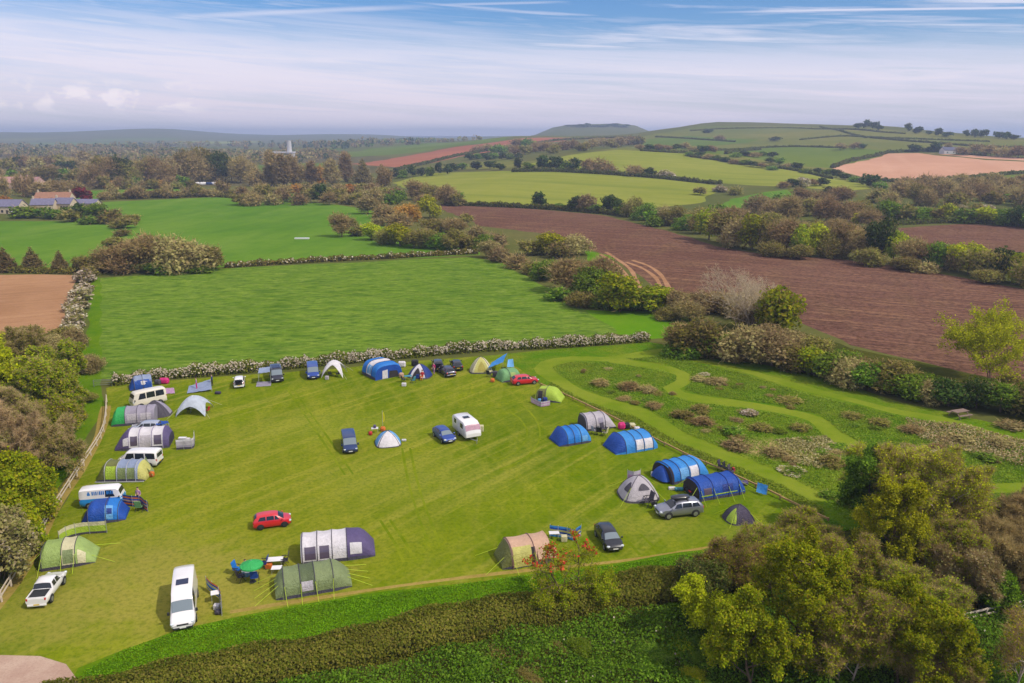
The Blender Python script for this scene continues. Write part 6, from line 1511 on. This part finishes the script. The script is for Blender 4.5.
plants('in undergrowth of the left wood', [(0,470,30,'n',40),(40,516,18,'n',24),(30,470,30,'o',40),(4,535,26,'n',34),(78,420,18,'o',22),(90,402,14,'o',16),(60,400,30,'e',36),(20,380,30,'o',40),(92,372,24,'e',28),(84,372,20,'w',22),(24,346,26,'o',36),(52,352,24,'e',34),(-6,368,40,'y',50),(60,468,12,'n',16)], lod='near')

# foreground hedge and undergrowth
hedge('clipped_hedge', 'clipped olive hedge running along the bottom of the campsite', 'hedge', [(40,716),(120,700),(200,684),(300,666),(420,640),(560,612),(680,588),(750,572)], 4.0, 1.8, 'hc', 190, .14, 0, flat=.7)
def spread(name, label, cat, poly, n, hfun, leaf, size, kind='stuff', blossom=0, bmat=None, jit=.6):
    P = np.array([(p.x, p.y) for p in W(poly)]); lo, hi = P.min(0), P.max(0); pts_ = rng.uniform(lo, hi, (n*4, 2))
    ins = np.zeros(len(pts_), bool); j = len(P)-1
    for i in range(len(P)):
        c = ((P[i, 1] > pts_[:, 1]) != (P[j, 1] > pts_[:, 1])) & (pts_[:, 0] < (P[j, 0]-P[i, 0])*(pts_[:, 1]-P[i, 1])/(P[j, 1]-P[i, 1]+1e-12)+P[i, 0]); ins ^= c; j = i
    q = pts_[ins][:n]; hh = hfun(q[:, 0], q[:, 1]); k = len(q)
    z = zt(q[:, 0], q[:, 1])+hh*rng.random(k)**.4+.02
    V = np.column_stack([q, z]); e = .4
    gx = (hfun(q[:, 0]+e, q[:, 1])-hfun(q[:, 0]-e, q[:, 1]))/(2*e); gy = (hfun(q[:, 0], q[:, 1]+e)-hfun(q[:, 0], q[:, 1]-e))/(2*e)
    Vc, Qc = cards(V, np.column_stack([-gx, -gy, np.ones(k)*.9]), size, jit)
    mi = np.zeros(k, int); mats = [LM[leaf]]
    if blossom: mi[rng.random(k) < blossom] = 1; mats.append(bmat)
    o = link(name, np_mesh(name, Vc, Qc, mats, mi)); o['kind'] = kind
    if label and kind != 'stuff': tag(o, label, cat)
    return o
def hum(a, b, sc):
    return lambda x, y: a+b*(np.sin(x*sc+1.2*np.sin(y*sc*.7))*np.sin(y*sc*1.13+np.sin(x*sc*.6)))
LM['gr'] = leafmat('strip_grass', [C(78,116,10,k=1.5), C(98,130,20,k=1.5), C(62,98,8,k=1.5)], .3, 0, .5)
spread('undergrowth', None, None, [(90,720),(220,700),(320,684),(430,660),(570,630),(690,606),(780,592),(900,560),(1060,540),(1200,640),(1100,780),(500,860),(60,780)], 170000, hum(.9,.85,.55), 'ug', .15, blossom=.003, bmat=blossom_m)
spread('bramble_undergrowth', None, None, [(700,590),(800,556),(870,535),(960,500),(1060,505),(1100,600),(960,640),(840,610),(730,604)], 30000, hum(.4,.3,1.1), 'o', .2)
spread('long_grass', None, None, [(84,672),(120,653),(180,631),(260,614),(330,602),(420,590),(520,577),(620,565),(700,552),(780,534),(832,519),(850,530),(780,556),(690,580),(560,604),(420,632),(300,657),(200,676),(110,694)], 70000, hum(.13,.08,.7), 'gr', .10, jit=.45)
meadow_leaf = leafmat('meadow_grass', [C(100,124,26,k=1.2), C(120,134,40,k=1.2), C(124,138,44,k=1.2), C(84,112,20,k=1.2)], .3, 0, .25)
LM['m'] = meadow_leaf; LM['s'] = leafmat('seed_heads', [G(196,184,140), G(176,160,110), G(150,140,70)], .2, 0)
for pl in ([(560,364),(576,361.5),(612,363),(640,367),(668,372),(677,377),(676,381),(662,388),(668,396),(692,402),(731,407),(768,412),(808,421),(828,438),(860,456),(918,466),(958,483),(950,497),(926,512),(900,528),(842,518),(822,494),(780,472),(739,455),(712,444),(688,435),(668,422),(643,407),(610,399),(578,386),(558,374),(552,368)],
  [(625,359),(665,356),(689,362),(715,368),(739,373),(780,386),(815,396),(852,405),(898,416),(939,423),(989,437),(1034,452),(1034,482),(992,484),(968,475),(918,456),(868,446),(843,433),(820,415),(770,404),(732,399),(702,395),(684,390),(691,382),(690,374),(670,365),(640,360.5)],
  [(910,530),(935,516),(960,504),(992,494),(1034,494),(1034,512),(950,520)],[(545,388),(551,382),(575,396),(607,409),(636,417),(658,431),(681,444),(708,454),(738,467),(780,484),(822,508),(826,518),(760,486),(683,452),(646,433),(600,409)]):
    spread('meadow_growth', None, None, pl, 30000, hum(.14,.14,.8), 'm', .15, jit=.5)
spread('seeding_growth', None, None, [(905,420),(960,426),(1030,442),(1030,470),(960,452),(920,440)], 5000, hum(.4,.2,.5), 's', .2)
spread('seeding_growth', None, None, [(775,440),(825,436),(845,452),(820,470),(785,462)], 3500, hum(.2,.1,.5), 's', .2)
plants('low in the wild meadow', [(684,418,10,'o',22),(700,412,9,'o',20),(735,448,12,'e',26),(732,434,9,'g',22),(760,430,8,'o',20),(655,408,7,'b',16),(628,389,9,'b',22),(600,385,8,'b',18),(648,391,6,'e',20),(703,424,10,'b',22),(775,455,9,'e',24),(830,465,12,'o',22),(800,430,8,'o',18),(748,414,6,'w',16),(790,402,7,'o',24),(716,383,7,'e',22),(700,380,5,'e',18),(852,417,7,'o',18),(880,425,8,'o',22),(910,432,9,'b',22),(1000,446,10,'e',24),(962,442,9,'e',22),(988,460,8,'g',22),(850,505,10,'o',22),(872,470,9,'g',20),(1010,428,9,'e',28)], noun='shrub')

def inside(pt, P):
    r = False; j = len(P)-1
    for i in range(len(P)):
        if (P[i][1] > pt[1]) != (P[j][1] > pt[1]) and pt[0] < (P[j][0]-P[i][0])*(pt[1]-P[i][1])/(P[j][1]-P[i][1]+1e-9)+P[i][0]: r = not r
        j = i
    return r
_r = random.Random(5); T_ = []
zones = [[(580,366),(640,370),(672,380),(664,388),(690,404),(765,414),(826,440),(858,458),(900,470),(860,505),(842,510),(790,474),(720,444),(672,420),(620,398),(582,384)],[(690,366),(780,390),(850,408),(935,426),(1020,448),(1020,474),(965,470),(880,446),(830,420),(740,398),(700,392)]]
while len(T_) < 60:
    x, y = _r.uniform(580, 1020), _r.uniform(364, 505)
    if any(inside((x, y), z) for z in zones): k = .5+(y-360)/150; T_.append((x, y, _r.uniform(2.2,5.5)*k, 'obgewog'[_r.randrange(7)] if _r.random() < .8 else 'b', _r.uniform(7,20)*k))
plants('among the tall meadow grass', [t for t in T_], noun='tussock', share=True)

_q = random.Random(9); U_ = []
for k in range(34):
    f = _q.random(); x = 250+470*f; y0 = 672-.165*(x-250)*.75+10; y = y0+_q.uniform(6, 70)
    if y < 706: U_.append((x, y, _q.uniform(9, 24), 'ggvvon'[_q.randrange(6)], _q.uniform(18, 40)))
plants('in the thicket below the clipped hedge', U_, lod='near', shape='bush', noun='bush')
label_areas()
SKY_SAT, SKY_VAL, SKY_STR = 1.4, .93, .15
CLOUD_LOW, CLOUD_MID, CLOUD_HIGH, CLOUD_FILL = (7.1,6.3,7.0), (6.7,6.4,7.3), (6.9,6.8,7.7), (8.0,7.6,7.8)  # last tone: brighter overhead cloud, out of view, added to soften the light
SUN_STR, HAZE_D, EXPO = 4.2, 2.2e-4, -0.15
# ------------------------------------------------------------------ sky, sun, haze, camera
SUN = Vector((.80, -.42, 0)).normalized(); SEL = R(48)
w = bpy.data.worlds.new("World"); scene.world = w; w.use_nodes = True
t = w.node_tree; t.nodes.clear()
class WT(NT):
    def __init__(s, tree): s.t = tree
wt = WT(t)
sky = wt.n('ShaderNodeTexSky', sky_type='NISHITA', sun_disc=False, sun_elevation=SEL, sun_rotation=math.atan2(SUN.x, SUN.y), altitude=60, air_density=1.0, dust_density=.7, ozone_density=2.0)
gen = wt.n('ShaderNodeTexCoord').outputs['Generated']
sep = wt.n('ShaderNodeSeparateXYZ', i_0=gen)
zz = wt.math('MAXIMUM', sep.outputs[2], .012)
# clouds lie on a flat sheet far above: project the direction on it
px_ = wt.math('DIVIDE', sep.outputs[0], wt.math('ADD', zz, .05)); py_ = wt.math('DIVIDE', sep.outputs[1], wt.math('ADD', zz, .05))
sheet = wt.n('ShaderNodeCombineXYZ', i_0=px_, i_1=py_).outputs[0]
def layer(rot, sx, sy, loc, dist, detail=6):
    v = wt.n('ShaderNodeMapping', i_Vector=sheet, i_Rotation=(0,0,rot), i_Location=loc).outputs[0]
    v = wt.n('ShaderNodeMapping', i_Vector=v, i_Scale=(sx, sy, 1)).outputs[0]
    return wt.noise(v, 1.0, detail, .6, dist)
broad = layer(R(14), .10, .42, (1.7,.3,0), .6, 5)
fine = layer(R(17), .35, 2.2, (4,2,0), .8, 7)
el = sep.outputs[2]
ccx0 = wt.math('DIVIDE', sep.outputs[0], wt.math('MAXIMUM', sep.outputs[1], .05))
ext = wt.math('MULTIPLY', ccx0, .03)
dv = wt.n('ShaderNodeCombineXYZ', i_0=ccx0, i_1=wt.math('MULTIPLY', el, 4.0)).outputs[0]
def patchy(rot, sx, sy, loc, dist, detail=8, rough=.6):
    v = wt.n('ShaderNodeMapping', i_Vector=dv, i_Rotation=(0,0,rot), i_Location=loc).outputs[0]
    v = wt.n('ShaderNodeMapping', i_Vector=v, i_Scale=(sx, sy, 1)).outputs[0]
    return wt.noise(v, 1.0, detail, rough, dist)
soft = patchy(R(14), 1.5, 5.5, (1.3,.4,0), .5, 6, .5)
streak = patchy(R(11), 2.2, 13.0, (.7,2.1,0), .7)
hair = patchy(R(13), 5.0, 42.0, (3.1,.9,0), .8)
tex = wt.math('ADD', wt.math('ADD', wt.math('MULTIPLY', streak, .42), wt.math('MULTIPLY', hair, .22)), wt.math('MULTIPLY', soft, .36))
edge = wt.math('ADD', wt.math('ADD', el, ext), wt.math('MULTIPLY', wt.math('SUBTRACT', tex, .5), .22))
low = wt.maprange(edge, .085, .13, 1, 0)             # veil of high cloud, thicker towards the horizon
low = wt.math('MULTIPLY', low, wt.maprange(tex, .40, .56, .62, 1))
wisp = wt.maprange(tex, .50, .62, 0, .8)
mask = wt.math('MINIMUM', wt.math('MAXIMUM', wt.math('MAXIMUM', low, wisp), wt.maprange(el, .22, .5, 0, .75)), .96)  # last mask term: unseen cloud cover overhead, added as fill
# small cumulus low on the left
ccx = wt.math('DIVIDE', sep.outputs[0], wt.math('MAXIMUM', sep.outputs[1], .05))
cv_ = wt.n('ShaderNodeCombineXYZ', i_0=ccx, i_1=el).outputs[0]
cn = wt.noise(wt.n('ShaderNodeMapping', i_Vector=cv_, i_Scale=(26, 55, 1)).outputs[0], 1.0, 6, .55, .2)
inx = wt.math('MULTIPLY', wt.maprange(ccx, -.68, -.60, 0, 1), wt.maprange(ccx, -.40, -.345, 1, 0))
iny = wt.math('MULTIPLY', wt.maprange(el, .022, .034, 0, 1), wt.maprange(el, .045, .062, 1, 0))
puff = wt.math('MULTIPLY', wt.math('MULTIPLY', inx, iny), wt.maprange(cn, .50, .60, 0, 1))
# contrails: thin straight streaks on the sheet
def trail(a, b, w_, amt, ph):
    d = Vector(b)-Vector(a); L = d.length; d.normalize(); nr = Vector((-d.y, d.x))
    u = wt.math('ADD', wt.math('ADD', wt.math('MULTIPLY', px_, d.x), wt.math('MULTIPLY', py_, d.y)), -(a[0]*d.x+a[1]*d.y))
    v = wt.math('ADD', wt.math('ADD', wt.math('MULTIPLY', px_, nr.x), wt.math('MULTIPLY', py_, nr.y)), -(a[0]*nr.x+a[1]*nr.y))
    wob = wt.math('MULTIPLY', wt.math('SUBTRACT', fine, .5), w_*1.4)
    v = wt.math('ABSOLUTE', wt.math('ADD', v, wob))
    k = wt.math('MULTIPLY', wt.maprange(v, w_*.2, w_, 1, 0), wt.math('MULTIPLY', wt.maprange(u, -.1*L, .2*L, 0, 1), wt.maprange(u, .8*L, 1.1*L, 1, 0)))
    return wt.math('MULTIPLY', k, amt)
def sk(px, py):
    u, a, b = ray(px, py); n = math.sqrt(u*u+a*a+b*b); z = b/n+.05
    return (u/n/z, a/n/z)
trails = [trail(sk(735,12), sk(1150,7), .05, .8, 0), trail(sk(175,17), sk(420,7), .10, .5, 0), trail(sk(440,5), sk(560,2), .05, .4, 0)]
tm = trails[0]
for q in trails[1:]: tm = wt.math('MAXIMUM', tm, q)
bgsky = wt.n('ShaderNodeHueSaturation', i_Saturation=SKY_SAT, i_Value=SKY_VAL, i_Color=sky.outputs[0]).outputs[0]
lowc = wt.maprange(el, .0, .60, 0, 1)
bgsky = wt.mix(1.0, bgsky, (.74,.80,1,1), 'MULTIPLY')
cloudc = wt.ramp(lowc, [(0, CLOUD_LOW), (.06, CLOUD_LOW), (.15, CLOUD_MID), (.30, CLOUD_HIGH), (.45, CLOUD_HIGH), (1, CLOUD_FILL)])
cloudc = wt.mix(wt.maprange(tex, .40, .60, .30, 0), cloudc, (4.6,4.9,6.8,1))
c = wt.mix(mask, bgsky, cloudc)
c = wt.mix(wt.math('MULTIPLY', puff, .7), c, (8.6,7.7,7.9,1))
c = wt.mix(tm, c, (6.0,6.0,7.2,1))
bg = wt.n('ShaderNodeBackground', i_Strength=SKY_STR); t.links.new(c, bg.inputs[0])
wo = wt.n('ShaderNodeOutputWorld'); t.links.new(bg.outputs[0], wo.inputs[0])

sd = bpy.data.lights.new('sun', 'SUN'); sd.energy = SUN_STR; sd.angle = R(.9); sd.color = (1, .92, .76)
so = bpy.data.objects.new('sun', sd); COL.objects.link(so)
d = Vector((SUN.x*math.cos(SEL), SUN.y*math.cos(SEL), math.sin(SEL)))
so.rotation_euler = d.to_track_quat('Z', 'Y').to_euler(); so.location = d*100

hz = NT('haze_air'); pv = hz.n('ShaderNodeVolumePrincipled', i_Color=(.60,.72,1,1), i_Density=HAZE_D, i_Anisotropy=.2)
hz.l(pv.outputs[0], hz.out.inputs['Volume'])
b = MB(); b.box((0, 4500, 56), (26000, 11600, 116)); ho = b.build('haze', hz.mat); tag(ho, kind='stuff')

cam = bpy.data.cameras.new('camera'); co = bpy.data.objects.new('camera', cam); COL.objects.link(co)
co.location = (0, 0, H); co.rotation_euler = (R(90)-PITCH, 0, 0)
cam.sensor_width = 36; cam.lens = F/1024*36; cam.clip_start = .5; cam.clip_end = 30000
scene.camera = co
vs = scene.view_settings; vs.view_transform = 'Standard'; vs.look = 'None'; vs.exposure = EXPO; vs.gamma = 1; vs.use_curve_mapping = False
scene.render.engine = 'CYCLES'
cy = scene.cycles; cy.max_bounces = 5; cy.diffuse_bounces = 2; cy.glossy_bounces = 2; cy.transmission_bounces = 3; cy.transparent_max_bounces = 6; cy.volume_bounces = 0
cy.use_denoising = True; cy.caustics_reflective = False; cy.caustics_refractive = False
